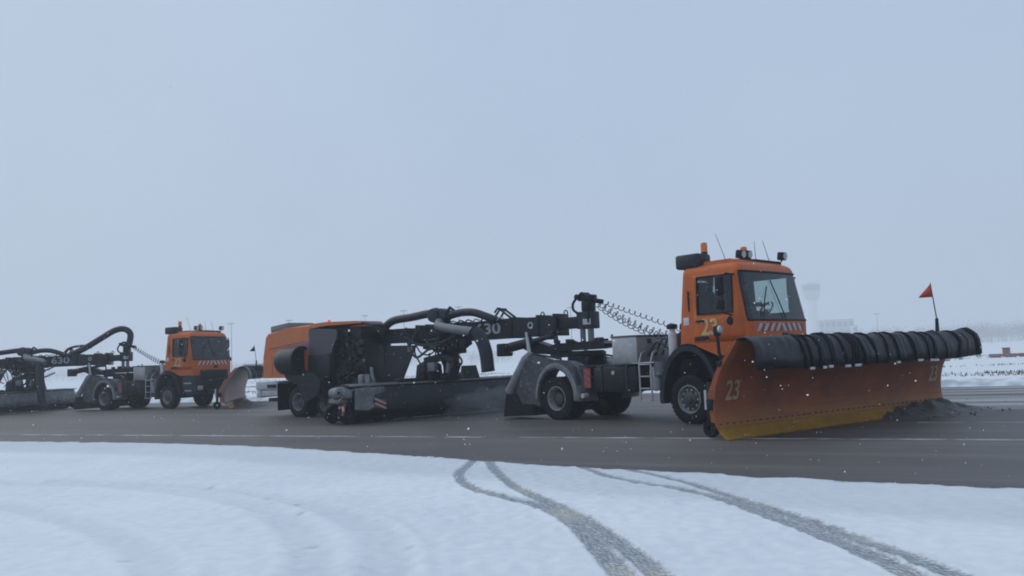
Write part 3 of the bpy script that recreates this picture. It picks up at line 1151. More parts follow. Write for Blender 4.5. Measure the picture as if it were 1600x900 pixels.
def build_truck(loc, deg, num, label, cat, lamp_post=True):
    root = thing('plough_truck', loc, deg, label, cat, 'snow clearing trucks')
    # chassis
    for s in (-1, 1):
        G().bx(-4.9, 1.25, s * .42 - .05, s * .42 + .05, .74, 1.02, .01).done('chassis_rail', 'black_steel', root)
    for x in (-4.85, -3.2, -2.0, -.8, .9):
        G().bx(x - .06, x + .06, -.365, .365, .80, .98).done('cross_member', 'black_steel', root)
    G().cyl((0, -.85, .55), (0, .85, .55), .10, n=14).done('front_axle', 'black_steel', root)
    G().cyl((-4.15, -.7, .55), (-4.15, .7, .55), .13, n=14).lathe([(.0001, -.26), (.2, -.2), (.26, 0), (.2, .2), (.0001, .26)], (-4.15, 0, .55), 'Y', 16).done('rear_axle', 'black_steel', root)
    G().cyl((-3.9, 0, .62), (-.6, 0, .85), .06, n=10).done('drive_shaft', 'black_steel', root)
    G().bx(-1.0, 1.0, -.36, .36, .55, 1.45, .06).done('engine', 'black_steel', root)
    for s in (-1, 1):
        wheel(root, 0, s * 1.04, False, .55, .32, s, R(-4))
        wheel(root, -4.15, s * 1.05, True, .55, .29, s)
        wheel(root, -4.15, s * .71, True, .55, .29, s)
    # cab shell
    zs, rings = cab_rings()
    nz, nc = len(rings), len(rings[0])
    # wheel arch cut in the lowest rings on both sides
    arch = lambda x: .55 + 1.24 * math.sqrt(max(0, 1 - (x / .86) ** 2))
    for i in (0, 1):
        for v in rings[i]:
            if v.x < .95 and abs(v.y) > .3:
                v.z = max(v.z, min(1.78 + .005 * i, arch(v.x) + .01 * i))
    rs = 5 + 0                                         # first side column index (right side), columns 5..10
    nright = 5 + 6 + 3 + 4
    mirror = lambda j: (2 * (nright - 1) - j)          # face j -> j+1 on the right maps to the left

    def side_faces(c0, c1):
        f = [(j, j + 1) for j in range(c0, c1)]
        return f + [((2 * (nright - 1) - (j + 1)) % nc, (2 * (nright - 1) - j) % nc) for j in range(c0, c1)]

    zi = lambda z: min(range(nz), key=lambda i: abs(zs[i] - z))
    doorR = {(i, j) for i in range(zi(1.80), zi(3.29)) for j in range(6, 10)}
    winR = {(i, j) for i in range(zi(2.42), zi(3.24)) for j in range(7, 9)}
    frontc = [j for j in range(14, 20)]
    # right columns: 0..4 rear, 5..10 SIDE_X, 11..13 arc, 14..17 FRONT_Y[:4] ; left mirrored
    ws = {(i, j) for i in range(zi(2.22), zi(3.29)) for j in range(11, 23)}
    mirf = lambda ij: (ij[0], (2 * (nright - 1) - (ij[1] + 1)) % nc)
    door = {-1: doorR, 1: {mirf(f) for f in doorR}}
    win = {-1: winR, 1: {mirf(f) for f in winR}}
    allf = {(i, j) for i in range(nz - 1) for j in range(nc)}
    rearw = {(i, j) for i in range(zi(2.42), zi(3.24)) for j in (0, 1, nc - 1, nc - 2)}
    shell = allf - doorR - door[1] - ws - rearw

    def surf(fs, off=0.0, shrink=None):
        g = G()
        cen = Vector((.7, 0, 0))
        cache = {}

        def vert(i, j):
            j %= nc
            if (i, j) not in cache:
                p = rings[i][j].copy()
                if off:
                    a, b = rings[i][(j - 1) % nc], rings[i][(j + 1) % nc]
                    tdir = (b - a)
                    nr = Vector((-tdir.y, tdir.x, 0)).normalized()
                    if nr.dot(p - Vector((.7, 0, p.z))) < 0:
                        nr = -nr
                    p = p + nr * off
                    if off < 0 and i >= nz - 4:
                        p.z += off
                cache[(i, j)] = g.bm.verts.new(p)
            return cache[(i, j)]
        for i, j in fs:
            g.bm.faces.new((vert(i, j), vert(i, j + 1), vert(i + 1, j + 1), vert(i + 1, j)))
        if fs is shell or shrink == 'cap':
            g.bm.faces.new([vert(nz - 1, j) for j in range(nc)])
        return g
    cab = surf(shell).done('cab', 'orange', root, ang=32)
    lining_f = allf - ws - win[-1] - win[1] - rearw
    surf(lining_f, -.035, 'cap').done('cab_lining', 'lining_grey', root)
    G().bx(-.1, 1.45, -1.1, 1.1, 1.81, 1.86).done('cab_floor', 'seat_cloth', root)
    for s in (-1, 1):
        d_ = surf(door[s] - win[s], .008).done('door', 'orange', root, ang=30, solid=.03)
        surf(win[s], -.006).done('side_window', 'glass', d_)
        # dark seal round the window opening and door handle
        h_ = 1.2
        y = s * 1.215
        gs = G()
        yt = s * 1.166
        gs.tube([(.34, y, 2.42), (1.24, y, 2.42), (1.24, yt, 3.24), (.34, yt, 3.24), (.34, y, 2.42)], .020, 6)
        gs.done('window_seal', 'black_steel', d_)
        G().bx(.30, .52, s * 1.212, s * 1.245, 2.24, 2.29, .01).done('door_handle', 'black_steel', d_)
        G().bx(.25, .62, s * 1.212, s * 1.235, 1.84, 1.93, .01).done('door_recess', 'black_steel', d_)
        numerals(num, .50, lambda a, b, s=s, y=y: (.42 + a if s < 0 else 1.04 - a, s * 1.224, 1.96 + b), 'door_number', 'number_gold', d_, .92, .010)
        # narrow vertical slot and round sticker behind the door
        G().bx(.10, .13, s * 1.19, s * 1.212, 2.5, 2.95).done('air_slot', 'black_steel', cab)
        G().box((.03, s * 1.206, 2.28), (.15, .012, .17), None, .004).done('sticker', 'bushing_white', cab)
    surf(rearw, -.006).done('rear_window', 'glass', root)
    # windscreen
    wsg = surf(ws, -.008).done('windscreen', 'glass', root)
    gs = G()
    path = [rings[zi(2.22)][j] for j in range(11, 24)] + [rings[i][23] for i in range(zi(2.42), zi(3.29) + 1)] + \
           [rings[zi(3.29)][j] for j in range(22, 10, -1)] + [rings[i][11] for i in range(zi(3.24), zi(2.22) - 1, -1)]
    gs.tube(path, .024, 6)
    gs.done('windscreen_seal', 'black_steel', wsg)
    for y0, y1, zt in ((.12, -.15, 3.10), (-.75, -.35, 2.95)):
        G().tube([(front_x(y0, 2.26) + .03, y0, 2.26), (front_x((y0 + y1) / 2, 2.7) + .035, (y0 + y1) / 2, 2.68), (front_x(y1, zt) + .02, y1, zt)], .014, 6).done('wiper', 'black_steel', wsg)
    # hazard stripes under the windscreen, slanting away from the middle
    k = 0
    for y0 in np.arange(-.94, .92, .118):
        y1 = y0 + .118
        sl = .06 if (y0 + y1) / 2 < 0 else -.06
        g = G()
        zb, zt = 1.98, 2.15
        g.quad((front_x(y0 - sl, zb) + .006, y0 - sl, zb), (front_x(y1 - sl, zb) + .006, y1 - sl, zb), (front_x(y1 + sl, zt) + .006, y1 + sl, zt), (front_x(y0 + sl, zt) + .006, y0 + sl, zt))
        g.done('hazard_stripe', 'stripe_white' if k % 2 == 0 else 'stripe_red', cab, smooth=False)
        k += 1
    G().box((front_x(0, 1.88) + .012, .1, 1.88), (.02, .26, .12), None, .008).done('badge', 'dark_grey', cab)
    # grille, lower front and bumper
    g = G()
    g.prism([(1.20, .60), (1.66, .64), (1.70, .95), (1.69, 1.49), (.92, 1.49), (.86, 1.2), (1.0, .8)], -1.18, 1.18)
    bmp = g.done('bumper', 'dark_grey', root)
    G().bx(1.655, 1.735, -.85, .85, 1.28, 1.74, .01).done('grille', 'black_steel', bmp)
    for z in (1.36, 1.45, 1.54, 1.63):
        G().bx(1.73, 1.75, -.82, .82, z, z + .03).done('grille_bar', 'dark_grey', bmp)
    for s in (-1, 1):
        G().box((1.67, s * .88, .92), (.10, .34, .20), None, .03).done('headlight', 'clear_lens', bmp)
        G().bx(1.05, 1.45, s * 1.183, s * 1.20, .78, .84).done('step', 'aluminium', bmp)
        G().bx(1.00, 1.45, s * 1.183, s * 1.20, 1.12, 1.18).done('step', 'aluminium', bmp)
    # front fenders
    for s in (-1, 1):
        n = 18
        po, pi_ = [], []
        for k in range(n + 1):
            a = R(194) - R(188) * k / n
            po.append((.80 * math.cos(a), .55 + 1.21 * max(-.02, math.sin(a)) if math.sin(a) > 0 else .55 + .4 * math.sin(a)))
            pi_.append((.70 * math.cos(a), .55 + 1.08 * max(-.02, math.sin(a)) if math.sin(a) > 0 else .55 + .4 * math.sin(a)))
        g = G()
        y0, y1 = s * .80, s * 1.235
        A = [g.bm.verts.new((x, y1, z)) for x, z in po]
        B = [g.bm.verts.new((x, y1 - s * .015, z)) for x, z in pi_]
        C_ = [g.bm.verts.new((x, y0, z)) for x, z in po]
        D = [g.bm.verts.new((x, y0, z)) for x, z in pi_]
        for k in range(n):
            for P_, Q in ((A, B), (B, D), (D, C_), (C_, A)):
                g.bm.faces.new((P_[k], P_[k + 1], Q[k + 1], Q[k]))
        for e in (0, n):
            g.bm.faces.new((A[e], B[e], D[e], C_[e]))
        g.done('front_fender', 'dark_grey', root)
    # roof equipment
    G().prism([(.42, 3.56), (.46, 3.595), (1.12, 3.595), (1.22, 3.54), (1.22, 3.50), (.42, 3.50)], -.98, .98).done('roof_panel', 'orange', root)
    G().box((.05, -.84, 3.64), (.64, .52, .33), None, .06).done('air_intake_box', 'rubber_sheet', root)
    b1 = G().cyl((.22, -.62, 3.52), (.22, -.62, 3.86), .085, .075, 14).done('beacon_base', 'black_steel', root)
    G().lathe([(.075, 3.862), (.08, 4.0), (.07, 4.07), (.0001, 4.09)], (.22, -.62, 0), 'Z', 16).done('beacon_lens', 'amber', b1)
    b2 = G().cyl((.86, .0, 3.5), (.86, .0, 3.74), .085, .075, 14).done('beacon_base', 'black_steel', root)
    G().lathe([(.075, 3.743), (.08, 3.87), (.07, 3.93), (.0001, 3.95)], (.86, .0, 0), 'Z', 16).done('beacon_lens', 'amber', b2)
    bar = G().tube([(1.0, -.85, 3.50), (1.06, -.75, 3.58), (1.16, 0, 3.60), (1.20, .98, 3.58), (1.16, 1.03, 3.48)], .025, 8).done('lamp_bar', 'black_steel', root)
    for (x, y) in ((1.02, -.40), (1.04, -.17), (1.24, 1.0)):
        lb = G().box((x, y, 3.73), (.15, .21, .19), Matrix.Rotation(R(8), 4, 'Y'), .03).cyl((x - .02, y, 3.6), (x - .02, y, 3.66), .02, n=8).done('work_lamp', 'black_steel', bar)
        G().cyl((x + .07, y, 3.72), (x + .095, y, 3.718), .078, .078, 14).done('lamp_lens', 'clear_lens', lb)
    for a, b_ in (((.62, -.3, 3.5), (.36, -.34, 4.28)), ((1.20, .55, 3.48), (1.06, .50, 4.08)), ((1.1, .1, 3.5), (1.08, .1, 4.05))):
        G().cyl(a, (Vector(a) + Vector((-.02, 0, .08))), .025, .015, 8).cyl(a, b_, .009, .005, 6).done('aerial', 'black_steel', root)
    # mirrors
    for s in (-1, 1):
        mr = G().tube([(1.30, s * 1.16, 3.22), (1.28, s * 1.45, 3.24), (1.20, s * 1.50, 3.15), (1.18, s * 1.50, 2.40), (1.22, s * 1.2, 2.35)], .018, 8).done('mirror_arm', 'black_steel', root)
        G().box((1.14, s * 1.50, 2.98), (.11, .23, .42), None, .04).done('mirror_housing', 'black_steel', mr)
        G().box((1.14, s * 1.50, 2.58), (.11, .23, .22), None, .04).done('mirror_housing', 'black_steel', mr)
        G().box((1.08, s * 1.50, 2.98), (.008, .19, .37)).done('mirror_glass', 'chrome', mr)
        G().tube([(1.22, s * 1.2, 2.36), (1.30, s * 1.42, 2.32), (1.32, s * 1.46, 2.25)], .014, 6).lathe([(.0001, -.06), (.07, -.045), (.10, 0), (.085, .03), (.0001, .05)], (1.33, s * 1.47, 2.22), 'X', 14).done('ramp_mirror', 'black_steel', mr)
    # lamp post standing at the plough mounting, right of the cab
    lp = None if not lamp_post else G().tube([(1.40, -1.10, 1.02), (1.12, -1.42, 1.05), (1.02, -1.48, 1.55), (1.00, -1.48, 2.0)], .035, 8).box((1.00, -1.48, 2.02), (.12, .16, .22), None, .03).done('auxiliary_lamp_post', 'black_steel', root)
    if lamp_post:
        G().lathe([(.085, 0), (.08, .05), (.0001, .08)], (1.065, -1.49, 2.05), 'X', 14).done('auxiliary_lamp', 'bushing_white', lp)
    # cab interior
    for s in (-1, 1):
        st = G().box((.42, s * .62, 2.28), (.5, .5, .16), None, .05).box((.14, s * .62, 2.66), (.16, .48, .66), Matrix.Rotation(R(-8), 4, 'Y'), .06).bx(.25, .6, s * .62 - .2, s * .62 + .2, 1.86, 2.2).done('seat', 'seat_cloth', root)
        G().box((.08, s * .62, 3.08), (.10, .28, .18), None, .04).done('headrest', 'seat_cloth', st)
    G().prism([(1.08, 1.9), (1.58, 1.9), (1.58, 2.18), (1.30, 2.33), (1.08, 2.28)], -1.05, 1.05).done('dashboard', 'seat_cloth', root)
    sw = G()
    ring = []
    for k in range(25):
        a = k * 2 * math.pi / 24
        ring.append((.96 + .13 * math.sin(a), .62 + .22 * math.cos(a), 2.50 + .17 * math.sin(a)))
    sw.tube(ring, .018, 6, False)
    sw.cyl((.96, .62, 2.50), (1.15, .62, 2.25), .025, n=8).beam((.96, .40, 2.5), (.96, .84, 2.5), .03, .02)
    sw.done('steering_wheel', 'seat_cloth', root)
    # behind the cab: storage box, tank, ladder, exhaust
    sb = G().bx(-2.20, -1.44, -1.18, .95, 1.40, 2.02, .02).done('storage_box', 'aluminium', root)
    G().bx(-2.23, -1.41, -1.21, .98, 2.023, 2.06, .01).done('lid', 'mid_grey', sb)
    for y in (-.7, .4):
        G().bx(-1.437, -1.42, y - .06, y + .06, 1.85, 1.97).done('latch', 'dark_grey', sb)
    tk = G().bx(-2.88, -1.50, -1.16, -.52, .72, 1.33, .07).done('fuel_tank', 'black_steel', root)
    for x in (-2.6, -1.8):
        G().bx(x - .03, x + .03, -1.185, -.51, .70, 1.35, .01).done('tank_strap', 'dark_grey', tk)
    G().cyl((-2.2, -1.165, 1.18), (-2.2, -1.20, 1.18), .05, n=12).done('filler_cap', 'aluminium', tk)
    G().bx(-2.88, -1.50, .52, 1.16, .72, 1.33, .07).done('battery_box', 'black_steel', root)
    # deck between the cab and the fifth wheel
    G().bx(-3.6, -1.45, -.9, .9, 1.33, 1.37, .01).done('deck_plate', 'dark_grey', root)
    ld = G()
    for x in (-1.38, -1.04):
        ld.tube([(x, -1.20, .50), (x, -1.20, 1.40), (x, -1.10, 1.62), (x, -.95, 1.66)], .022, 8)
    ld = ld.done('ladder', 'aluminium', root)
    for z in (.52, .80, 1.08, 1.36):
        G().bx(-1.36, -1.06, -1.235, -1.165, z - .015, z + .015).done('rung', 'aluminium', ld)
    G().lathe([(.0001, .72), (.12, .75), (.14, .82), (.14, 1.2), (.12, 1.28), (.0001, 1.3)], (-1.10, -.95, 0), 'Z', 18).done('air_tank', 'light_grey', root)
    G().cyl((-.92, -.98, 1.10), (-.92, -.98, 1.42), .16, n=18).done('filter_canister', 'mid_grey', root)
    ex = G().lathe([(.09, 1.45), (.10, 1.5), (.10, 2.05), (.07, 2.08), (.07, 2.14)], (-.52, -1.0, 0), 'Z', 18).done('exhaust_stack', 'bushing_white', root)
    G().lathe([(.12, 2.145), (.13, 2.18), (.12, 2.25), (.0001, 2.28)], (-.52, -1.0, 0), 'Z', 16).done('rain_cap', 'black_steel', ex)
    G().bx(-.62, -.42, -.75, .75, 1.42, 2.05, .04).done('radiator_stack', 'black_steel', root)
    G().tube(smooth_path([(-.5, -.7, 2.05), (-.55, -.6, 2.25), (-.6, -.3, 2.2), (-.6, .2, 2.15)], 6), .03, 8).done('hose', 'black_steel', root)
    for k in range(6):
        y = -.85 + k * .28
        G().tube(smooth_path([(-1.38, y, 1.55), (-1.15, y + .05, 1.85 + .1 * (k % 3)), (-.8, y - .05, 1.75), (-.62, y, 1.5)], 5), .022, 6).done('hose', 'black_steel', root)
    # fifth wheel
    g = G()
    g.lathe([(.0001, 1.62), (.48, 1.62), (.52, 1.66), (.52, 1.72), (.44, 1.76), (.0001, 1.76)], (-4.1, 0, 0), 'Z', 24)
    g.bx(-5.0, -4.3, -.5, -.2, 1.60, 1.70, .02).bx(-5.0, -4.3, .2, .5, 1.60, 1.70, .02)
    fwl = g.done('fifth_wheel', 'black_steel', root)
    for s in (-1, 1):
        G().prism([(-4.5, 1.02), (-3.7, 1.02), (-3.85, 1.62), (-4.35, 1.62)], s * .42 - .06, s * .42 + .06).done('bracket', 'black_steel', fwl)
    # rear mudguards: dark side plate, pale arch, sloping back panel, mud flap
    for s in (-1, 1):
        arc = [(-4.15 + .62 * math.cos(a), .58 + .72 * math.sin(a)) for a in np.linspace(R(200), R(-8), 16)]
        outer = [(-3.38, .62), (-3.40, 1.0), (-3.55, 1.36), (-3.85, 1.52), (-4.35, 1.56), (-5.0, 1.70), (-5.28, 1.66), (-5.62, .72), (-5.42, .40)]
        y0, y1 = s * 1.02, s * 1.205
        mg = G().prism(outer + [(-5.0, .40)] + arc, min(y0, y1), max(y0, y1)).done('mudguard', 'guard_grey', root)
        g = G()
        n = 16
        A = []
        for k in range(n + 1):
            a = R(186) - R(192) * k / n
            A.append(((-4.15 + .655 * math.cos(a), .58 + .76 * math.sin(a)), (-4.15 + .80 * math.cos(a), .58 + .95 * math.sin(a))))
        yo = s * 1.24
        v0 = [g.bm.verts.new((p[0], yo, p[1])) for p, q in A]
        v1 = [g.bm.verts.new((q[0], yo - s * .05, q[1])) for p, q in A]
        v2 = [g.bm.verts.new((q[0], s * .5, q[1] - .02)) for p, q in A]
        for k in range(n):
            g.bm.faces.new((v0[k], v0[k + 1], v1[k + 1], v1[k]))
            g.bm.faces.new((v1[k], v1[k + 1], v2[k + 1], v2[k]))
        g.done('wheel_arch', 'fender_grey', mg, solid=.02)
        G().tube([(-5.10, s * 1.12, 1.74), (-5.30, s * 1.13, 1.60), (-6.0, s * 1.13, .72)], [.09, .12, .13], 10).done('back_fairing', 'fender_grey', mg)
        G().prism([(-5.25, .70), (-6.06, .66), (-6.20, .05), (-5.0, .10), (-5.1, .4)], min(s * .62, s * 1.2), max(s * .62, s * 1.2)).done('mud_flap', 'tyre', mg)
        G().cyl((-5.15, s * 1.12, 1.70), (-5.25, s * 1.12, 2.32), .055, .035, 10).done('pale_post', 'light_grey', mg)
        G().cyl((-4.02, s * 1.10, 1.50), (-4.13, s * 1.10, 2.18), .035, .03, 10).done('dark_post', 'black_steel', mg)
        G().tube([(-5.1, s * 1.1, 1.72), (-4.6, s * 1.1, 1.66), (-4.1, s * 1.1, 1.58)], .03, 8).done('rail', 'black_steel', mg)
        hp = G().bx(-3.16, -2.93, s * 1.185, s * 1.20, .82, 1.30).done('hazard_plate', 'stripe_red', mg)
        for z in (.90, 1.06, 1.22):
            G().box((-3.045, s * 1.204, z), (.22, .006, .035), Matrix.Rotation(R(35), 4, 'Y')).done('hazard_stripe', 'stripe_dull', hp)
        G().cyl((-3.25, s * 1.0, .62), (-3.25, s * 1.18, .62), .06, n=12).done('side_lamp', 'light_grey', mg)
    return root


TO, TD = (4.73, 19.94, 0), -47.0
T2O, T2D = (-15.74, 40.97, 0), -24.0
truck1 = build_truck(TO, TD, '23', 'orange airport truck numbered 23 on its door, pushing the long ploughshare', 'truck')
truck2 = build_truck(T2O, T2D, '22', 'orange airport truck numbered 22, following behind with its plough swung round', 'truck', False)


# ------------------------------------------------------------------ ploughs
BOARD = [(0.0, 0.015), (-.10, .09), (-.17, .15), (-.235, .27), (-.26, .42), (-.255, .62), (-.225, .82), (-.18, 1.0), (-.11, 1.16), (-.02, 1.31), (.09, 1.45), (.18, 1.56), (.29, 1.70), (.36, 1.78)]
HOOD = [(.34, 1.785), (.42, 1.82), (.52, 1.825), (.62, 1.78), (.70, 1.70), (.755, 1.58), (.775, 1.42), (.765, 1.24)]


def board_at(b):
    """point on the mouldboard face at arc height b: (x, z) and forward normal"""
    acc = 0.0
    for (x0, z0), (x1, z1) in zip(BOARD, BOARD[1:]):
        L = math.hypot(x1 - x0, z1 - z0)
        if acc + L >= b:
            t_ = (b - acc) / L
            return (x0 + (x1 - x0) * t_, z0 + (z1 - z0) * t_), ((z1 - z0) / L, -(x1 - x0) / L)
        acc += L
    return BOARD[-1], (1, 0)


def build_plough(tip, deg, num, label, flag_mat, dirty=False, seed=1):
    """tip: world ground point of the right-hand end of the cutting edge; y runs to the left end"""
    W = 8.2
    r = random.Random(seed)
    root = thing('snow_plough', (tip[0], tip[1], 0), deg, label, 'snow plough', 'front ploughs')

    def sweep(prof, y0, y1, n, fn=None):
        g = G()
        rows = []
        for i in range(n + 1):
            y = y0 + (y1 - y0) * i / n
            row = []
            for k, (x, z) in enumerate(prof):
                p = Vector((x, y, z))
                if fn:
                    p = fn(p, i / n, k)
                row.append(g.bm.verts.new(p))
            rows.append(row)
        for a, b in zip(rows, rows[1:]):
            for k in range(len(prof) - 1):
                g.bm.faces.new((a[k], b[k], b[k + 1], a[k + 1]))
        return g
    body_mat = 'plough_face' if not dirty else 'plough_salted'
    sweep(BOARD[2:], 0, W, 40, lambda p, t_, k: p + Vector((.006 * noise.noise((p.y * 2, p.z * 3, seed)), 0, 0))).done('mouldboard', body_mat, root, solid=.02, nd=(1, 0, 0))
    # cutting edge in bolted sections
    ns = 7
    edge_pts = [(x + .022, z + .004) for x, z in BOARD[:3]] + [(-.175, .19)]
    for i in range(ns):
        y0, y1 = W * i / ns + .004, W * (i + 1) / ns - .004
        s_ = sweep(edge_pts, y0, y1, 3).done('cutting_edge', 'cutting_yellow', root, smooth=False, solid=.03, nd=(1, 0, .3))
        for k in range(6):
            y = y0 + (k + .5) * (y1 - y0) / 6
            G().cyl((-.225, y, .272), (-.203, y, .283), .014, .014, 6).done('bolt', 'plough_dark', s_)
    # rolled rubber snow guard along the top
    def hoodfn(p, t_, k):
        y = p.y
        lump = 0.030 * noise.noise((y * 1.6, k * .5, seed)) + .022 * noise.noise((y * 5, k * .9, seed + 3)) + .020 * noise.noise((y * 11, k * .25, seed + 6)) * min(1, max(0, y - .7))
        sag = -.05 * max(0, noise.noise((y * .55, 1.7, seed))) * (k / 7)
        fl = max(0, (t_ - .90) / .10)
        return p + Vector((lump + fl * .03, 0, lump * .8 + sag + fl * .05))
    hp = HOOD
    hood = sweep(hp, -.03, W - .12, 360, hoodfn).done('rubber_guard', 'rubber_sheet', root, ang=60, solid=.025, nd=(1, 0, 1))
    # straps strapped round the guard, with a pale clamp plate at the lower edge of most of them
    y = 1.35
    while y < W - .2:
        sl = r.uniform(-.03, .16)
        g = G()
        wd = r.uniform(.03, .07)
        pts = []
        n = len(hp)
        rows = []
        for k, (x, z) in enumerate(hp):
            cx, cz = .52, 1.50
            d = Vector((x - cx, 0, z - cz)).normalized() * .030
            yy = y + sl * k / n
            q = hoodfn(Vector((x, yy, z)), (yy + .03) / (W + .05), k) + d
            rows.append((q - Vector((0, wd / 2, 0)), q + Vector((0, wd / 2, 0))))
        vs = [(g.bm.verts.new(a), g.bm.verts.new(b)) for a, b in rows]
        for a, b in zip(vs, vs[1:]):
            g.bm.faces.new((a[0], a[1], b[1], b[0]))
        st = g.done('strap', 'tyre', hood, solid=.03, nd=(1, 0, 1))
        if r.random() < .75:
            q = (rows[-1][0] + rows[-1][1]) / 2
            G().box(q + Vector((.012, r.uniform(-.12, .12), .01)), (.03, r.uniform(.10, .20), .05), None, .008).done('clamp_plate', 'bushing_white', hood)
        y += r.choice((.11, .14, .2, .3, .42, .55, .7))
    # number painted on the right-hand end
    def on_board(a, b):
        (x, z), (nx, nz) = board_at(.79 + b)
        return (x + nx * .008, .28 + a, z + nz * .008)
    numerals(num, .52, on_board, 'plough_number', 'number_fade', root, .80, .008)

    def on_board2(a, b):
        (x, z), (nx, nz) = board_at(.79 + b)
        return (x + nx * .008, W - .62 + a, z + nz * .008)
    numerals(num, .52, on_board2, 'plough_number', 'number_fade', root, .80, .008)
    # back: ribs, push beam, lift frame
    for k in range(9):
        yy = .15 + k * (W - .3) / 8
        poly = [(x - .025, z) for x, z in BOARD[3:]] + [(.18, 1.76), (-.25, 1.3), (-.52, .8), (-.46, .3)]
        G().prism(poly, yy - .012, yy + .012).done('rib', body_mat, root, smooth=False)
    G().beam((-.45, .1, .62), (-.45, W - .1, .62), .14, .2, .01).done('push_beam', 'black_steel', root)
    G().beam((-.18, .1, 1.36), (-.18, W - .1, 1.36), .1, .1, .01).done('top_beam', 'black_steel', root)
    # hanging support leg with a castor at each end
    for yy in (.30, W - .5):
        lg = G().beam((-.58, yy, 1.02), (-.60, yy, .30), .10, .10, .01).done('support_leg', 'black_steel', root)
        G().cyl((-.66, yy - .03, .88), (-.66, yy - .03, .52), .035, n=10).done('pale_rod', 'bushing_white', lg)
        G().lathe([(.05, -.05), (.15, -.06), (.17, 0), (.15, .06), (.05, .05)], (-.60, yy, .172), 'Y', 18, closed=True).done('castor', 'tyre', lg)
    fl = G().cyl((.44, W - 1.35, 1.80), (.45, W - 1.35, 2.12), .045, .035, 8).cyl((.45, W - 1.35, 2.1), (.36, W - 1.33, 2.92), .014, .010, 6).done('flag_pole', 'black_steel', root)
    g = G()
    n = 6
    hd = Vector((.36, W - 1.33, 2.91))
    dn = Vector((.40, W - 1.34, 2.60))
    # the pennant points back along the wind, off to the rear of the plough
    wind = Vector((-.24, -.17, -.10))
    for k in range(n):
        t0, t1 = k / n, (k + 1) / n
        def edge(t_):
            rip = Vector((.02 * math.sin(t_ * 6), -.02 * math.sin(t_ * 6), 0))
            a = hd + (dn + wind + Vector((0, 0, .10)) - hd) * t_ + rip
            b = dn + (dn + wind + Vector((0, 0, .10)) - dn) * t_ + rip
            return a, b
        a0, b0 = edge(t0)
        a1, b1 = edge(t1)
        g.quad(a0, b0, b1, a1)
    bmesh.ops.remove_doubles(g.bm, verts=g.bm.verts, dist=1e-4)
    g.done('pennant', flag_mat, fl, solid=.004)
    return root


paint('plough_salted', (0.27, 0.125, 0.085), 0.55, 0.7, (0.27, 0.215, 0.20), 1.6, bump=0.1, snow=0.25)
pl1 = build_plough((3.70, 15.27), -53.0, '23', 'wide rust-orange snow plough marked 23 with a strapped black rubber roll', 'flag_red', seed=1)
pl2 = build_plough((-12.34, 37.02), 11.5, '22', 'snow plough dulled by salt, swung edge-on in front of truck 22', 'black_steel', True, seed=5)


def push_frame(parent, pts, name='push_arm'):
    for a, b in pts:
        G().beam(a, b, .14, .16, .01).done(name, 'black_steel', parent)


# mounting arms in plough coordinates reach back to the truck's bumper
def to_local(o, p):
    a = o.rotation_euler.z
    d = Vector(p) - o.location
    return Vector((d.x * math.cos(a) + d.y * math.sin(a), -d.x * math.sin(a) + d.y * math.cos(a), p[2]))


def tworld(o, p):
    a = o.rotation_euler.z
    return Vector((o.location.x + p[0] * math.cos(a) - p[1] * math.sin(a), o.location.y + p[0] * math.sin(a) + p[1] * math.cos(a), p[2]))


for pl, tr in ((pl1, truck1), (pl2, truck2)):
    for s in (-1, 1):
        a = to_local(pl, tworld(tr, (1.68, s * .45, .78)))
        b = Vector((-.55, 4.0 + s * 1.1, .62))
        push_frame(pl, [(a, b)])
    a = to_local(pl, tworld(tr, (1.70, 0, 1.25)))
    G().cyl(a, (-.25, 4.0, 1.30), .06, n=12).done('lift_cylinder', 'black_steel', pl)
    a = to_local(pl, tworld(tr, (1.71, 0, .98)))
    G().box(a, (.12, 1.3, .62), Matrix.Rotation(tr.rotation_euler.z - pl.rotation_euler.z, 4, 'Z'), .02).done('mounting_plate', 'black_steel', pl)


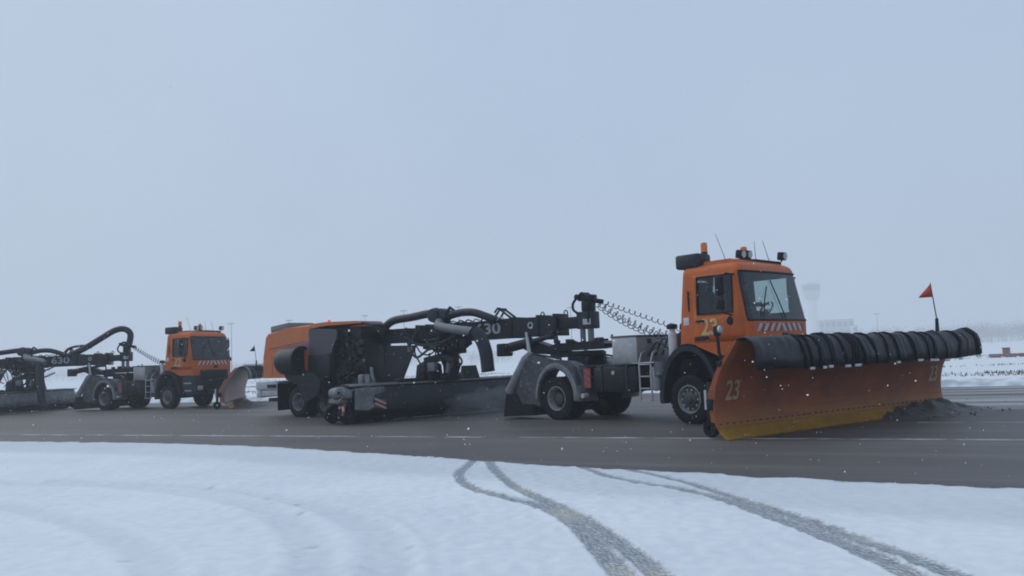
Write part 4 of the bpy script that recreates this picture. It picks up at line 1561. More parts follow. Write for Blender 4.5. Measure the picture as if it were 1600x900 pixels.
# ------------------------------------------------------------------ towed sweepers
def build_sweeper(loc, deg, label, broom_deg, tall_hose=False, seed=1):
    r = random.Random(seed)
    root = thing('airport_sweeper', (loc[0], loc[1], 0), deg, label, 'sweeper', 'towed runway sweepers')
    # mast over the fifth wheel
    mast = G().bx(-.16, .34, -.20, .20, 2.34, 2.80, .03).done('mast', 'dark_grey', root)
    for x, y in ((-.02, -.11), (.22, -.11), (.10, .12)):
        G().cyl((x, y, 1.80), (x, y, 2.34), .075, n=14).done('column', 'mid_grey', mast)
    g = G().bx(-.02, .27, -.15, .15, 2.80, 3.08, .03)
    g.box((.10, 0, 3.17), (.46, .30, .20), Matrix.Rotation(R(6), 4, 'Y'), .04).box((.40, 0, 3.07), (.34, .16, .12), Matrix.Rotation(R(12), 4, 'Y'), .02)
    g.cyl((-.12, -.2, 3.2), (-.12, .2, 3.2), .08, n=12).cyl((.02, -.17, 3.26), (.02, .17, 3.26), .07, n=12)
    g.done('mast_head', 'black_steel', mast)
    G().tube(smooth_path([(-.14, -.16, 3.18), (-.24, -.2, 3.02), (-.22, -.2, 2.85), (-.05, -.2, 2.74)], 8), .035, 8).done('hose', 'tyre', mast)
    G().tube(smooth_path([(.30, -.2, 3.05), (.26, -.24, 2.9), (.24, -.22, 2.7), (.22, -.2, 2.5)], 8), .028, 8).done('hose', 'tyre', mast)
    G().bx(.05, .30, -.206, -.203, 2.45, 2.60).done('type_plate', 'light_grey', mast)
    g = G()
    g.prism([(-.95, 1.90), (-.70, 1.98), (.60, 2.00), (.86, 1.92), (.80, 1.84), (.35, 1.79), (-.65, 1.78)], -.45, .45)
    g.done('kingpin_plate', 'black_steel', mast)
    for k in range(10):
        a = r.uniform(-.8, .7)
        G().box((a, r.choice((-.47, -.3, .3, .47)), r.uniform(1.98, 2.06)), (r.uniform(.08, .25), r.uniform(.06, .16), r.uniform(.06, .16)), Matrix.Rotation(r.uniform(0, 3), 4, 'Z'), .01).done('fitting', 'black_steel', mast)
    # telescopic boom
    b0 = G().bx(-.95, -.16, -.20, .20, 2.37, 2.68, .02).done('inner_boom', 'boom_steel', root)
    boom = G().prism([(-6.3, 2.70), (-2.4, 2.77), (-.78, 2.73), (-.74, 2.28), (-1.1, 2.26), (-1.35, 2.22), (-6.3, 2.20)], -.30, .30)
    boom = boom.done('boom', 'boom_steel', root)
    for x in (-.80, -1.36, -2.3):
        G().bx(x - .05, x + .05, -.33, .33, 2.20, 2.80, .01).done('boom_collar', 'black_steel', boom)
    for x in (-.55, -1.33):
        g = G()
        ring = [(x + .06 * math.cos(a), -.1, 2.78 + .10 * math.sin(a)) for a in np.linspace(0, math.pi, 9)]
        g.tube(ring, .018, 6).done('lifting_eye', 'black_steel', boom)
    numerals('630', .44, lambda a, b: (-3.64 + a, -.305, 2.37 + b), 'boom_number', 'number_white', boom, 1.45, .010)
    numerals('630', .44, lambda a, b: (-2.6 - a, .305, 2.38 + b), 'boom_number', 'number_white', boom, 1.18, .008)
    G().lathe([(.055, -.31), (.095, -.312), (.095, -.306), (.055, -.306)], (-1.62, 0, 2.53), 'Y', 20, closed=True).done('ring_mark', 'number_white', boom)
    G().bx(-2.12, -2.0, -.306, -.302, 2.42, 2.53).done('square_mark', 'dark_grey', boom)
    # triangular bracket on the boom
    G().tube([(-3.10, -.12, 2.76), (-2.82, -.12, 3.06), (-2.42, -.12, 2.78)], .035, 8).tube([(-3.05, .12, 2.76), (-2.82, .12, 3.06), (-2.42, .12, 2.78)], .035, 8).cyl((-2.82, -.16, 3.06), (-2.82, .16, 3.06), .04, n=10).tube([(-3.02, -.12, 2.98), (-2.9, -.12, 3.1), (-2.8, -.12, 3.08)], .03, 6).done('lift_bracket', 'black_steel', boom)
    # hydraulic ram under the boom
    ram = G().cyl((-2.5, -.42, 1.90), (-1.6, -.40, 2.06), .135, n=16).cyl((-1.66, -.40, 2.05), (-1.55, -.40, 2.07), .15, n=16).done('lift_ram', 'black_steel', root)
    G().cyl((-1.6, -.40, 2.06), (-.85, -.36, 2.20), .07, n=12).done('ram_rod', 'dark_grey', ram)
    G().bx(-1.0, -.78, -.42, -.29, 2.10, 2.32, .02).done('ram_mount', 'black_steel', ram)
    G().bx(-2.62, -2.30, -.62, -.24, 1.70, 2.06, .04).done('ram_mount', 'black_steel', ram)
    G().prism([(-1.9, 2.18), (-.8, 1.82), (-.45, 1.72), (-.6, 1.66), (-1.7, 1.74), (-2.05, 1.9)], -.15, .25).done('steering_link', 'boom_steel', root)
    # rear main beam
    G().prism([(-9.6, 2.32), (-6.2, 2.26), (-6.0, 2.28), (-6.0, 2.68), (-6.4, 2.72), (-9.6, 2.74)], -.27, .27).done('rear_beam', 'boom_steel', root)
    G().bx(-7.4, -6.55, -.275, -.271, 2.44, 2.52).bx(-7.4, -6.55, -.275, -.271, 2.56, 2.59).done('beam_marking', 'dark_grey', root)
    # big air hoses over the boom
    hz = smooth_path([(-7.35, -.45, 2.55), (-7.15, -.48, 2.82), (-6.75, -.50, 2.98), (-6.0, -.50, 3.03), (-5.3, -.5, 3.09), (-5.0, -.5, 3.06)], 8)
    G().tube(hz, .125, 14).done('air_hose', 'rubber_sheet', root)
    hz = smooth_path([(-4.6, -.42, 2.96), (-4.1, -.42, 3.04), (-3.6, -.40, 3.02), (-3.15, -.38, 2.88), (-2.8, -.34, 2.74)], 8)
    G().tube(hz, .115, 14).done('air_hose', 'rubber_sheet', root)
    g = G().lathe([(.0001, -.2), (.20, -.18), (.24, 0), (.20, .18), (.0001, .2)], (-5.0, -.48, 3.02), 'Y', 18)
    g.box((-4.72, -.42, 2.98), (.34, .34, .42), Matrix.Rotation(R(20), 4, 'Y'), .05)
    g.tube([(-4.75, -.42, 3.0), (-4.45, -.45, 3.22), (-4.2, -.45, 3.05)], .05, 8)
    g.done('hose_junction', 'dark_grey', root)
    for k in range(7):
        x = -4.6 + k * .3
        G().tube(smooth_path([(x, -.31, 2.74), (x + .12, -.33, 2.82), (x + .3, -.31, 2.76)], 5), .022, 6).done('hydraulic_line', 'light_grey' if k % 3 == 0 else 'tyre', boom)
    # pale duct and ribbed drop hose
    G().tube(smooth_path([(-4.75, -.62, 2.80), (-4.4, -1.0, 2.66), (-3.6, -1.22, 2.52), (-2.75 if not tall_hose else -3.3, -1.32, 2.40)], 8), .13, 14).done('duct', 'mid_grey', root)
    if not tall_hose:
        path = smooth_path([(-2.85, -1.32, 2.42), (-2.60, -1.33, 2.26), (-2.42, -1.33, 1.85), (-2.36, -1.32, 1.30)], 14)
    else:
        path = smooth_path([(-3.5, -1.28, 2.46), (-3.55, -1.33, 2.1), (-3.45, -1.4, 1.2), (-3.4, -1.4, .70), (-3.2, -1.4, .28)], 14)
    rad = [.175 + (.018 if k % 2 else 0) for k in range(len(path))]
    G().tube(path, rad, 16).done('ribbed_hose', 'rubber_sheet', root, ang=80)
    if tall_hose:
        G().tube(smooth_path([(-2.75, -.2, 2.75), (-2.0, -.2, 3.05), (-1.1, -.15, 3.55), (-.45, -.1, 3.90), (.0, 0, 3.95), (.30, 0, 3.70), (.25, 0, 3.2)], 8), .15, 12).done('gooseneck_hose', 'rubber_sheet', root)
        G().tube(smooth_path([(-3.1, -.2, 2.8), (-2.7, -.2, 3.12), (-2.0, -.2, 3.2), (-1.6, -.2, 3.1)], 8), .06, 10).done('hose', 'rubber_sheet', root)
    # slewing post that carries the broom
    tp = G().lathe([(.42, 2.20), (.42, 2.08), (.34, 2.04), (.34, 1.92), (.26, 1.86), (.24, 1.30), (.34, 1.24), (.34, 1.12), (.18, 1.06)], (-4.80, -.1, 0), 'Z', 24).done('slewing_post', 'black_steel', root)
    g = G()
    g.beam((-4.75, -.45, 1.75), (-4.15, -.62, 1.62), .16, .2, .03).beam((-4.75, -.45, 1.78), (-5.45, -.55, 1.66), .16, .22, .03)
    g.beam((-5.35, -.55, 1.6), (-5.2, -.6, 1.1), .12, .12, .02).beam((-4.2, -.62, 1.6), (-4.5, -.55, 1.15), .10, .12, .02)
    g.done('swing_arm', 'black_steel', tp)
    G().bx(-5.25, -4.95, -.68, -.5, 1.35, 1.62, .03).done('valve_block', 'mid_grey', tp)
    G().cyl((-4.55, -.5, 1.3), (-4.45, -.5, 1.75), .1, n=12).done('motor', 'mid_grey', tp)
    for k in range(14):
        x, y, z = r.uniform(-5.6, -3.9), r.uniform(-.55, -.32), r.uniform(1.95, 2.3)
        G().box((x, y, z), (r.uniform(.1, .35), r.uniform(.05, .2), r.uniform(.08, .25)), Matrix.Rotation(r.uniform(-.5, .5), 4, 'Y'), .012).done('bracket', 'black_steel', root)
    for k in range(9):
        x = r.uniform(-6.2, -4.0)
        z0 = r.uniform(2.1, 2.6)
        G().tube(smooth_path([(x, -.34, z0), (x + r.uniform(-.2, .3), -.5, z0 - .35), (x + r.uniform(-.3, .4), -.52, z0 - .75), (x + r.uniform(-.2, .3), -.4, z0 - 1.0)], 6), r.uniform(.018, .032), 6).done('hydraulic_line', 'tyre', root)
    G().tube([(-5.75, -.36, 2.75), (-5.95, -.55, 2.35), (-6.1, -.62, 2.05)], .045, 8).done('stay', 'dark_grey', root)
    for k in range(10):
        x0, x1 = r.uniform(-6.6, -4.9), r.uniform(-5.2, -3.3)
        z0, z1 = r.uniform(2.2, 2.75), r.uniform(1.9, 2.75)
        yy = -.36 - .03 * k
        G().tube(smooth_path([(x0, yy, z0), (x0 * .7 + x1 * .3, yy - .08, min(z0, z1) - r.uniform(.05, .35)), (x0 * .3 + x1 * .7, yy - .08, min(z0, z1) - r.uniform(.0, .3)), (x1, yy, z1)], 6), r.uniform(.02, .045), 7).done('hydraulic_line', r.choice(('tyre', 'tyre', 'dark_grey', 'mid_grey')), root)
    for k in range(5):
        x = -6.0 + k * .42
        G().bx(x - .025, x + .025, -.335, .31, 2.18, 2.79, .006).done('hose_clamp', 'dark_grey', boom)
    # leaning side panel
    G().prism([(-6.95, 2.20), (-5.72, 2.16), (-5.85, 1.95), (-6.42, .98), (-7.28, 1.04)], -.66, -.60).done('leaning_panel', 'boom_steel', root)
    G().bx(-6.05, -5.85, -.675, -.662, 1.98, 2.12).done('panel_plate', 'mid_grey', root)
    # rear chassis and machinery bay
    for s in (-1, 1):
        G().bx(-12.4, -6.9, s * .5 - .06, s * .5 + .06, .82, 1.08, .01).done('chassis_rail', 'black_steel', root)
    G().bx(-9.35, -7.55, -.98, -.30, 1.08, 2.30, .06).bx(-9.35, -8.8, -.299, .98, 1.08, 2.29, .05).done('machinery_bay', 'black_steel', root)
    G().bx(-9.6, -7.75, -1.0, -.1, 2.32, 2.86, .04).done('upper_bay', 'black_steel', root)
    for k in range(46):
        x, z = r.uniform(-9.1, -7.6), r.uniform(1.05, 2.65)
        sx, sz = r.uniform(.06, .34), r.uniform(.05, .26)
        m_ = r.choice(('black_steel', 'black_steel', 'boom_steel', 'dark_grey', 'dark_grey'))
        if k % 3:
            G().box((x, -1.02, z), (sx, r.uniform(.06, .26), sz), Matrix.Rotation(r.uniform(-.2, .2), 4, 'Y'), .012).done('machine_unit', m_, root)
        else:
            G().cyl((x, -.98, z), (x + r.uniform(-.05, .05), -1.14, z), r.uniform(.04, .11), n=12).done('machine_unit', m_, root)
    for k in range(14):
        x = r.uniform(-9.0, -7.7)
        z0 = r.uniform(1.6, 2.6)
        G().tube(smooth_path([(x, -1.06, z0), (x + r.uniform(-.3, .3), -1.16, z0 - .3), (x + r.uniform(-.5, .5), -1.17, z0 - .6), (x + r.uniform(-.5, .5), -1.05, z0 - .9)], 6), r.uniform(.018, .035), 6).done('hydraulic_line', 'tyre', root)
    for (x, z, s_) in ((-8.95, 2.58, .13), (-8.72, 2.56, .07), (-8.3, 2.3, .06), (-7.55, 1.75, .07)):
        G().cyl((x, -1.10, z), (x, -1.13, z), s_, n=14).done('gauge', 'mid_grey', root)
    # pale fluid tanks and a filler pipe in front of the bay
    for x in (-7.45, -7.15):
        G().box((x, -1.25, 1.18), (.22, .24, .32), None, .05).done('fluid_tank', 'salt_grey', root)
    G().tube(smooth_path([(-7.0, -1.3, 1.55), (-6.95, -1.32, 1.35), (-6.85, -1.32, 1.1), (-6.85, -1.3, .95)], 6), .05, 8).done('filler_pipe', 'salt_grey', root)
    # orange engine cover
    side = [(-12.52, 1.32), (-12.50, 2.0), (-12.40, 2.74), (-12.30, 2.84), (-11.3, 2.98), (-9.98, 3.04), (-9.98, 1.30)]
    hood = G()
    hood.prism(side, -1.22, 1.22)
    bmesh.ops.bevel(hood.bm, geom=[e for e in hood.bm.edges if abs(e.verts[0].co.y - e.verts[1].co.y) < 1e-4 and min(v.co.z for v in e.verts) > 1.4], offset=.07, segments=3, affect='EDGES')
    hood = hood.done('engine_cover', 'orange_sweeper', root, ang=35)
    G().bx(-9.97, -9.25, -.099, 1.18, 2.90, 3.04, .01).done('roof_panel', 'orange_sweeper', root)
    rf = G().prism([(-9.975, 2.90), (-9.975, 3.045), (-9.2, 3.07), (-7.75, 3.02), (-7.70, 2.94), (-9.2, 2.95)], -1.20, -.10).done('roof_panel', 'orange_sweeper', root)
    G().prism([(-7.69, 2.90), (-7.72, 2.995), (-7.22, 2.89), (-7.22, 2.80)], -1.0, -.56).done('front_cowl', 'dark_grey', rf)
    G().prism([(-7.69, 2.96), (-7.69, 3.0), (-7.15, 2.91), (-7.15, 2.87)], -.55, -.40).done('cowl_edge', 'rusty_red', rf)
    G().lathe([(.055, 3.062), (.055, 3.12), (.03, 3.14), (.0001, 3.15)], (-9.2, -1.05, 0), 'Z', 12).done('warning_lamp', 'red_lens', rf)
    G().box((-11.8, -.5, 3.02), (1.0, 1.1, .24), Matrix.Rotation(R(-5), 4, 'Y'), .03).done('roof_vent', 'mid_grey', hood)
    # crease strip, decal and grey side shield
    G().prism([(-12.2, 2.29), (-12.15, 2.33), (-9.985, 2.53), (-9.985, 2.49)], -1.235, -1.215).done('crease_strip', 'rusty_red', hood)
    G().prism([(-11.5, 2.30), (-10.05, 2.43), (-10.05, 2.22), (-11.5, 2.16)], -1.232, -1.223).done('side_decal', 'decal_violet', hood)
    G().bx(-12.0, -10.1, -1.226, -1.222, 2.02, 2.03).bx(-12.0, -11.99, -1.226, -1.222, 1.4, 2.02).done('panel_gap', 'black_steel', hood, smooth=False)
    sh = [(-9.97, 1.30), (-9.97, 2.86), (-9.7, 2.88), (-8.70, 2.82), (-8.58, 2.74), (-8.60, 2.55), (-8.78, 2.25), (-8.90, 2.0), (-9.02, 1.6), (-9.08, 1.28)]
    G().prism(sh, -1.27, -1.20).done('side_shield', 'shield_grey', root)
    G().prism(sh, 1.20, 1.27).done('side_shield', 'dark_grey', root)
    # blower drum hanging on the side, with its open mouth to the front
    bl = G().lathe([(.20, -11.22), (.36, -11.17), (.44, -11.06), (.46, -10.8), (.46, -10.2), (.43, -10.2), (.40, -10.5), (.25, -10.9), (.0001, -10.95)], (0, -1.42, 1.86), 'X', 28).done('blower_drum', 'boom_steel', root)
    G().lathe([(.478, -10.24), (.478, -10.14), (.40, -10.14), (.40, -10.24)], (0, -1.42, 1.86), 'X', 28, closed=True).done('drum_mouth_ring', 'black_steel', bl)
    G().cyl((-10.30, -1.42, 1.86), (-10.28, -1.42, 1.86), .42, n=28).done('mouth_shade', 'tyre', bl)  # black disc standing in for the darkness inside the open drum mouth
    g = G()
    g.prism([(-11.05, 1.55), (-10.25, 1.55), (-9.6, 1.45), (-9.15, 1.2), (-9.3, .75), (-9.9, .50), (-10.1, .62), (-10.25, 1.02), (-10.6, 1.2), (-10.9, 1.25)], -1.50, -1.0)
    g.done('blower_chute', 'black_steel', root)
    G().bx(-9.95, -9.2, -1.36, -.9, .62, 1.32, .06).done('chute_box', 'black_steel', root)
    G().bx(-10.0, -8.9, -1.33, -1.0, 1.33, 2.05, .05).done('valve_cabinet', 'boom_steel', root)
    # wheels, bumper, flaps
    for s in (-1, 1):
        wheel(root, -10.66, s * 1.07, True, .50, .30, s)
        wheel(root, -10.66, s * .74, True, .50, .30, s)
        wheel(root, -9.45, s * .95, True, .46, .28, s)
        G().bx(-11.72, -11.67, s * 1.25, s * .62, .22, 1.12, .01).done('mud_flap', 'tyre', root)
        G().bx(-11.7, -11.2, s * 1.22, s * .6, 1.12, 1.15).done('mudguard', 'dark_grey', root)
    G().cyl((-10.66, -.6, .50), (-10.66, .6, .50), .11, n=12).done('axle', 'black_steel', root)
    bp = G().bx(-12.96, -11.75, -1.22, 1.22, .92, 1.20, .03).bx(-12.96, -12.7, -1.2, 1.2, .66, .915, .02).done('rear_bumper', 'light_grey', root)
    G().bx(-12.3, -11.8, -1.232, -1.221, .98, 1.10).done('bumper_slot', 'black_steel', bp)
    G().bx(-12.69, -11.76, -1.18, 1.18, .70, .91, .02).done('side_bar', 'light_grey', bp)
    G().bx(-12.35, -11.8, -1.15, -.9, .52, .64, .02).done('hitch_bar', 'black_steel', root)
    for s in (-1, 1):
        G().bx(-12.985, -12.962, s * 1.05, s * .75, .98, 1.12).done('tail_lamp', 'red_lens', bp)
    # ---- broom: x along the brush, -y to the front
    bw = 6.25
    prof = [(-.02, .33), (-.03, .62), (.0, .98), (.06, 1.03), (.55, 1.10), (1.15, 1.02), (1.25, .70), (1.25, .45)]
    g = G()
    rows = []
    for x in (0, 1.05, 2.1, 3.15, 4.2, 5.2, bw):
        rows.append([g.bm.verts.new((x, y, z)) for y, z in prof])
    for a, b in zip(rows, rows[1:]):
        for k in range(len(prof) - 1):
            g.bm.faces.new((a[k], b[k], b[k + 1], a[k + 1]))
    br = g.done('broom_hood', 'salt_grey' if tall_hose else 'hood_grey', root, solid=.025, loc=(-5.61, -3.25, 0), rotz=R(broom_deg))
    G().bx(-.1, bw + .1, -.05, .10, 1.032, 1.075, .008).done('top_lip', 'mid_grey', br)
    G().bx(-.02, bw, -.055, -.035, .31, .345, .004).done('lower_lip', 'black_steel', br)
    # dried salt and snow on the end sheet
    sp = [(-.02, .40), (.0, .99), (.93, 1.0), (.95, .86), (.62, .78), (.56, .58), (.66, .47), (.42, .36)]
    G().prism(sp, -.048, -.034).done('salt_crusted_sheet', 'salt_grey', br)
    wp = G().box((.80, -.052, .52), (.36, .012, .26), Matrix.Rotation(R(8), 4, 'Y')).done('warning_plate', 'stripe_red', br)
    for dz in (-.06, .07):
        G().box((.80, -.061, .52 + dz), (.40, .008, .045), Matrix.Rotation(R(24), 4, 'Y')).done('warning_stripe', 'stripe_white', br)
    for x in (.0, bw - .02):
        G().lathe([(.0001, 0), (.52, 0), (.52, .03), (.0001, .03)], (x, .58, .55), 'X', 20).done('end_plate', 'dark_grey', br)
    # brush: bristle bundles round a core
    g = G()
    g.cyl((.05, .58, .50), (bw - .05, .58, .50), .20, n=16)
    nbr = 46
    for i in range(nbr):
        x = .08 + i * (bw - .16) / (nbr - 1)
        for k in range(22):
            a = k * 2 * math.pi / 22 + i * .37 + r.uniform(-.06, .06)
            rr = .49 + r.uniform(-.02, .006)
            c, s_ = math.cos(a), math.sin(a)
            p0 = Vector((x, .58 + .19 * c, .50 + .19 * s_))
            p1 = Vector((x + r.uniform(-.03, .03), .58 + rr * c, max(.005, .50 + rr * s_)))
            g.quad(p0 + Vector((-.03, -.02 * s_, .02 * c)), p0 + Vector((.03, .02 * s_, -.02 * c)), p1 + Vector((.065, .03 * s_, -.03 * c)), p1 + Vector((-.065, -.03 * s_, .03 * c)))
    g.done('brush', 'bristle', br, smooth=False)
    # near end: motor, castor wheels, red and white markers
    en = G().lathe([(.0001, -.42), (.16, -.40), (.18, -.1), (.14, .0)], (0, .50, .86), 'X', 18).bx(-.40, -.01, .12, .75, .60, .70, .02).bx(-.30, -.05, -.0, .3, .72, .95, .03).done('drive_motor', 'salt_grey', br)
    G().lathe([(.05, -.2), (.13, -.18), (.15, 0), (.13, .18), (.05, .2)], (-.42, .30, .88), 'Y', 16, closed=True).done('hose_reel', 'salt_grey', br)
    G().bx(-.46, -.42, .05, .62, .60, .64).beam((-.44, .1, .62), (-.2, .0, .98), .05, .05).beam((-.1, .0, .94), (.5, .0, 1.0), .04, .05).done('guard_bar', 'mid_grey', br)
    for k, y in enumerate((.02, .22)):
        G().box((-.33 + .02 * k, y, .42), (.05, .10, .34), Matrix.Rotation(R(12), 4, 'Y'), .01).done('marker_plate', 'stripe_red', br)
        G().box((-.36 + .02 * k, y - .01, .44), (.03, .07, .14), Matrix.Rotation(R(-30), 4, 'X'), .005).done('marker_stripe', 'stripe_white', br)
    for x, y in ((-.14, .18), (-.16, .95), (bw + .2, .2), (bw + .2, .9)):
        cw = G().lathe([(.10, -.08), (.25, -.10), (.275, 0), (.25, .10), (.10, .08)], (x, y, .282), 'Y', 22, closed=True).done('castor_wheel', 'tyre', br)
        G().cyl((x, y - .09, .28), (x, y + .09, .28), .10, n=14).done('hub', 'dark_grey', cw)
        G().beam((x, y + .12, .28), (x, y + .12, .72), .08, .04).beam((x, y - .12, .28), (x, y - .12, .72), .08, .04).bx(x - .06, x + .06, y - .14, y + .14, .70, .76).done('castor_fork', 'black_steel', cw)
    G().prism([(4.12, 1.06), (4.22, 1.48), (4.56, 1.48), (4.70, 1.06)], .30, .62).done('lift_lug', 'dark_grey', br)
    G().beam((1.7, .45, 1.12), (4.0, .45, 1.12), .3, .12, .02).done('stiffening_beam', 'black_steel', br)
    for x in (2.3, 3.2):
        G().tube(smooth_path([(x, .3, 1.08), (x + .1, .2, 1.3), (x + .35, .25, 1.5), (x + .5, .3, 1.9)], 6), .03, 8).done('hose', 'tyre', br)
    G().prism([(2.55, 1.10), (2.62, 1.55), (2.95, 1.7), (3.25, 1.55), (3.3, 1.10)], .35, .75).done('pivot_yoke', 'black_steel', br)
    for k in range(12):
        x = .45 + k * .5
        G().cyl((x, -.05, .93), (x, -.036, .93), .018, n=6).done('hood_bolt', 'mid_grey', br)
    return root


KP1 = tworld(truck1, (-4.1, 0, 0))
KP2 = tworld(truck2, (-4.1, 0, 0))
sw1 = build_sweeper(KP1, -37.6, 'black-boomed runway sweeper with orange engine cover, coupled behind truck 23', 78.3, False, 1)
sw2 = build_sweeper(KP2, -4.0, 'runway sweeper with a tall gooseneck hose, coupled behind truck 22', 78.3, True, 2)


# ------------------------------------------------------------------ coiled air lines between cab and mast
def coil(name, a, b, turns, rad, wire, label, sag=.15):
    a, b = Vector(a), Vector(b)
    d = (b - a)
    ax = d.normalized()
    e1 = ax.cross(Vector((0, 0, 1))).normalized()
    e2 = ax.cross(e1)
    pts = []
    n = turns * 10
    for k in range(n + 1):
        t_ = k / n
        c = a + d * t_ + Vector((0, 0, -sag * 4 * t_ * (1 - t_)))
        th = t_ * turns * 2 * math.pi
        pts.append(c + (e1 * math.cos(th) + e2 * math.sin(th)) * rad)
    o = G().tube([a] + pts + [b], wire, 6).done(name, 'tyre', None)
    tag(o, label, 'air hose', 'coiled air lines')
    return o


M1 = tworld(sw1, (.50, 0, 0))
COILS = [((.50, -.05, 3.06), (-.70, -.30, 2.12), 15, .055, .0, 'upper coiled air line, nearly taut, between mast and cab of truck 23'),
         ((.44, -.12, 3.00), (-1.10, -.60, 2.00), 13, .085, .12, 'lower slack coiled air line between mast and cab of truck 23'),
         ((.44, .14, 2.98), (-1.10, .10, 2.00), 13, .085, .16, 'middle coiled air line sagging between mast and cab of truck 23')]
for a, b, tn, rd, sg, lb in COILS:
    coil('coiled_hose', tworld(sw1, a), tworld(truck1, b), tn, rd, .010, lb, sg)
for k, dy in enumerate((-.10, .10)):
    a = tworld(sw2, (.48, dy, 3.03))
    b = tworld(truck2, (-.85, -.45 + k * .4, 1.98))
    coil('coiled_hose', a, b, 17, .05, .011, 'coiled air line stretched from the mast to the cab of truck 22', .05)


# ------------------------------------------------------------------ drivers
def driver(truck, label):
    loc = tworld(truck, (.42, .62, 2.36))
    me = bpy.data.meshes.new('person')
    V = [(0, 0, .06), (-.04, 0, .28), (-.08, 0, .48), (-.07, 0, .58), (-.04, 0, .68), (-.03, 0, .80),
         (-.09, .18, .50), (.10, .27, .30), (.38, .20, .26), (.48, .17, .29),
         (-.09, -.18, .50), (.10, -.27, .30), (.38, -.20, .26), (.48, -.17, .29),
         (.12, .12, .04), (.50, .14, .06), (.56, .14, -.36), (.66, .14, -.44),
         (.12, -.12, .04), (.50, -.14, .06), (.56, -.14, -.36), (.66, -.14, -.44)]
    E_ = [(0, 1), (1, 2), (2, 3), (3, 4), (4, 5), (2, 6), (6, 7), (7, 8), (8, 9), (2, 10), (10, 11), (11, 12), (12, 13),
          (0, 14), (14, 15), (15, 16), (16, 17), (0, 18), (18, 19), (19, 20), (20, 21)]
    rad = [.17, .16, .15, .06, .095, .085, .075, .055, .038, .035, .075, .055, .038, .035, .10, .075, .055, .045, .10, .075, .055, .045]
    me.from_pydata(V, E_, [])
    o = bpy.data.objects.new('person', me)
    COL.objects.link(o)
    o.location = loc
    o.rotation_euler.z = truck.rotation_euler.z
    md = o.modifiers.new('skin', 'SKIN')
    md.use_smooth_shade = True
    for i, sv in enumerate(me.skin_vertices[0].data):
        sv.radius = (rad[i], rad[i])
        sv.use_root = (i == 0)
    ms = o.modifiers.new('subdivision', 'SUBSURF')
    ms.levels = ms.render_levels = 1
    me.materials.append(MATS['jacket'])
    tag(o, label, 'person', 'drivers')
    # face and cap
    G().lathe([(.0001, .60), (.055, .61), (.075, .66), (.085, .74), (.07, .82), (.0001, .86)], (-.012, 0, 0), 'Z', 16).done('face', 'skin', o)
    G().lathe([(.10, .765), (.103, .80), (.09, .86), (.05, .895), (.0001, .90)], (-.03, 0, 0), 'Z', 16).done('cap', 'seat_cloth', o)
    for s in (-1, 1):
        for k in range(5):
            G().tube([(.47, s * (.17 - .012 * k), .30 - .01 * k), (.52, s * (.17 - .012 * k), .325 - .012 * k), (.545, s * (.175 - .012 * k), .29 - .012 * k)], .010, 6).done('finger', 'skin', o)
    return o


driver(truck1, 'person in dark clothes at the wheel of truck 23')
driver(truck2, 'person seated in the cab of the truck following behind')


# ------------------------------------------------------------------ slush rolling off the ploughs
def slush(name, pl, y0, y1, hmax, label, seed):
    """loose dirty slush heaped against the foot of the mouldboard"""
    r = random.Random(seed)
    g = G()
    nu, nv = 70, 20
    rows = []
    for i in range(nu + 1):
        t_ = i / nu
        y = y0 + (y1 - y0) * t_
        env = (math.sin(math.pi * min(1, t_ * 1.02)) ** .55) * (.45 + .55 * min(1, t_ * 2.2)) if t_ < .98 else 0.0
        row = []
        for j in range(nv + 1):
            s_ = j / nv
            wdt = (.6 + .45 * t_) * (.5 + .5 * env)
            x = -.16 + s_ * (wdt + .16)
            k = noise.noise((y * 1.6, x * 2.2, seed)) * .55 + noise.noise((y * 4.5, x * 4.5, seed)) * .38 + noise.noise((y * 12, x * 12, seed)) * .12
            z = hmax * env * (1 - s_) ** 1.1 * (1 + 1.0 * k)
            row.append(g.bm.verts.new((x + .03 * k, y, max(z, -.01) if j < nv else -.01)))
        rows.append(row)
    for a, b in zip(rows, rows[1:]):
        for j in range(nv):
            g.bm.faces.new((a[j], b[j], b[j + 1], a[j + 1]))
    for _ in range(60):                              # clods thrown clear
        y = r.uniform(y0 + .2, y1)
        x = r.uniform(.0, 1.2)
        z = abs(r.gauss(0, .12)) * (1 if y < y1 else .6)
        s_ = r.uniform(.008, .03)
        if r.random() < .6:
            z = 0.01
        m = Matrix.Translation((x, y, z + s_ * .4)) @ Matrix.Rotation(r.uniform(0, 6), 4, (r.random(), r.random(), r.random())) @ Matrix.Diagonal((s_, s_ * r.uniform(.6, 1.4), s_ * r.uniform(.5, 1), 1))
        bmesh.ops.create_icosphere(g.bm, subdivisions=1, radius=1, matrix=m)
    o = g.done(name, 'slush', None, ang=80)
    o.location = pl.location
    o.rotation_euler = pl.rotation_euler
    tag(o, label, 'slush', kind='stuff')


slush('slush', pl1, 4.9, 8.9, .30, 'dark slush rolling off the far end of the wide plough', 3)
slush('slush', pl2, .9, 6.5, .30, 'brown slush in front of the salted plough', 8)


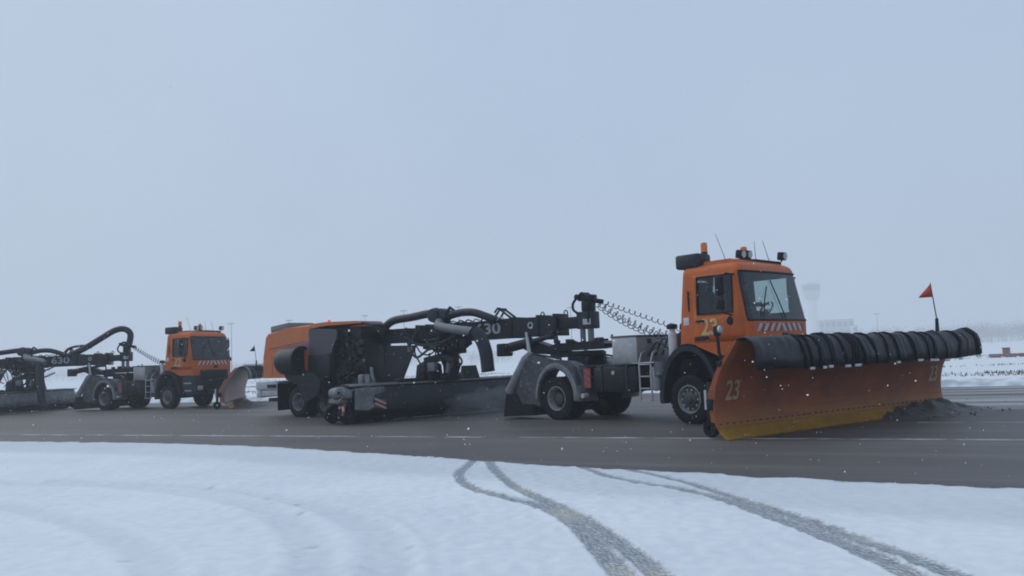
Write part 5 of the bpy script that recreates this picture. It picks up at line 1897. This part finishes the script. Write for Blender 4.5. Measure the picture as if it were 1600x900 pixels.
# ------------------------------------------------------------------ falling snow
def flakes():
    verts, faces = [], []
    r = random.Random(21)
    for _ in range(4200):
        y = r.uniform(5.0, 26)
        x = r.uniform(-.75, .75) * y
        z = r.uniform(.03, 1.58 + .36 * y)
        s_ = .002 + .0065 * r.random() ** 2
        i = len(verts)
        for dx, dy, dz in ((1, 0, 0), (-1, 0, 0), (0, 1, 0), (0, -1, 0), (0, 0, 1), (0, 0, -1)):
            k = s_ * r.uniform(.6, 1.3)
            verts.append((x + dx * k, y + dy * k, z + dz * k))
        for a, b, c in ((0, 2, 4), (2, 1, 4), (1, 3, 4), (3, 0, 4), (2, 0, 5), (1, 2, 5), (3, 1, 5), (0, 3, 5)):
            faces.append((i + a, i + b, i + c))
    me = bpy.data.meshes.new('falling_snow')
    me.from_pydata(verts, [], faces)
    m, n, l, b = newmat('flake')
    n.remove(b)
    df, tl, mx = n.new('ShaderNodeBsdfDiffuse'), n.new('ShaderNodeBsdfTranslucent'), n.new('ShaderNodeMixShader')
    df.inputs[0].default_value = tl.inputs[0].default_value = (.96, .97, .98, 1)
    l.new(df.outputs[0], mx.inputs[1])
    l.new(tl.outputs[0], mx.inputs[2])
    l.new(mx.outputs[0], n['Material Output'].inputs['Surface'])
    me.materials.append(m)
    o = bpy.data.objects.new('falling_snow', me)
    COL.objects.link(o)
    tag(o, 'loose white snowflakes drifting down in front of the trucks', 'snowfall', kind='stuff')


flakes()

# fine snow thrown forward by the brush
m, n, l, b = newmat('spray')
n.remove(b)
pv = n.new('ShaderNodeVolumePrincipled')
pv.inputs['Color'].default_value = (0.95, 0.96, 1.0, 1)
pv.inputs['Density'].default_value = 0.28
l.new(pv.outputs[0], n['Material Output'].inputs['Volume'])
g = G()
bmesh.ops.create_icosphere(g.bm, subdivisions=4, radius=1.0)
for v in g.bm.verts:
    c = v.co.copy()
    k = 1 + .45 * noise.noise(c * 1.7) + .25 * noise.noise(c * 4.1)
    v.co = Vector((c.x * 1.35 * k, c.y * .55 * k, max(-.33, c.z * .42 * k)))
spray = g.done('snow_spray', 'spray', None)
ba = R(-37.6 + 78.3)
bo = tworld(sw1, (-5.61, -3.25, 0))
spray.location = (bo.x + 4.3 * math.cos(ba) + .45 * math.sin(ba), bo.y + 4.3 * math.sin(ba) - .45 * math.cos(ba), .36)
spray.rotation_euler.z = ba
tag(spray, 'pale puff of fine snow thrown up in front of the sweeper broom', 'snow spray', kind='stuff')


# ------------------------------------------------------------------ the air
HAZE = 0.0016
m, n, l, b = newmat('haze')
n.remove(b)
pv = n.new('ShaderNodeVolumePrincipled')
pv.inputs['Color'].default_value = (0.97, 0.98, 1.0, 1)
pv.inputs['Density'].default_value = HAZE
pv.inputs['Anisotropy'].default_value = 0.15
l.new(pv.outputs[0], n['Material Output'].inputs['Volume'])
hz = G().bx(-2600, 2600, -2600, 2600, -1.1, 86.0).done('haze', 'haze', None, smooth=False)
tag(hz, 'pale winter haze hanging over the whole airfield', 'haze', kind='stuff')
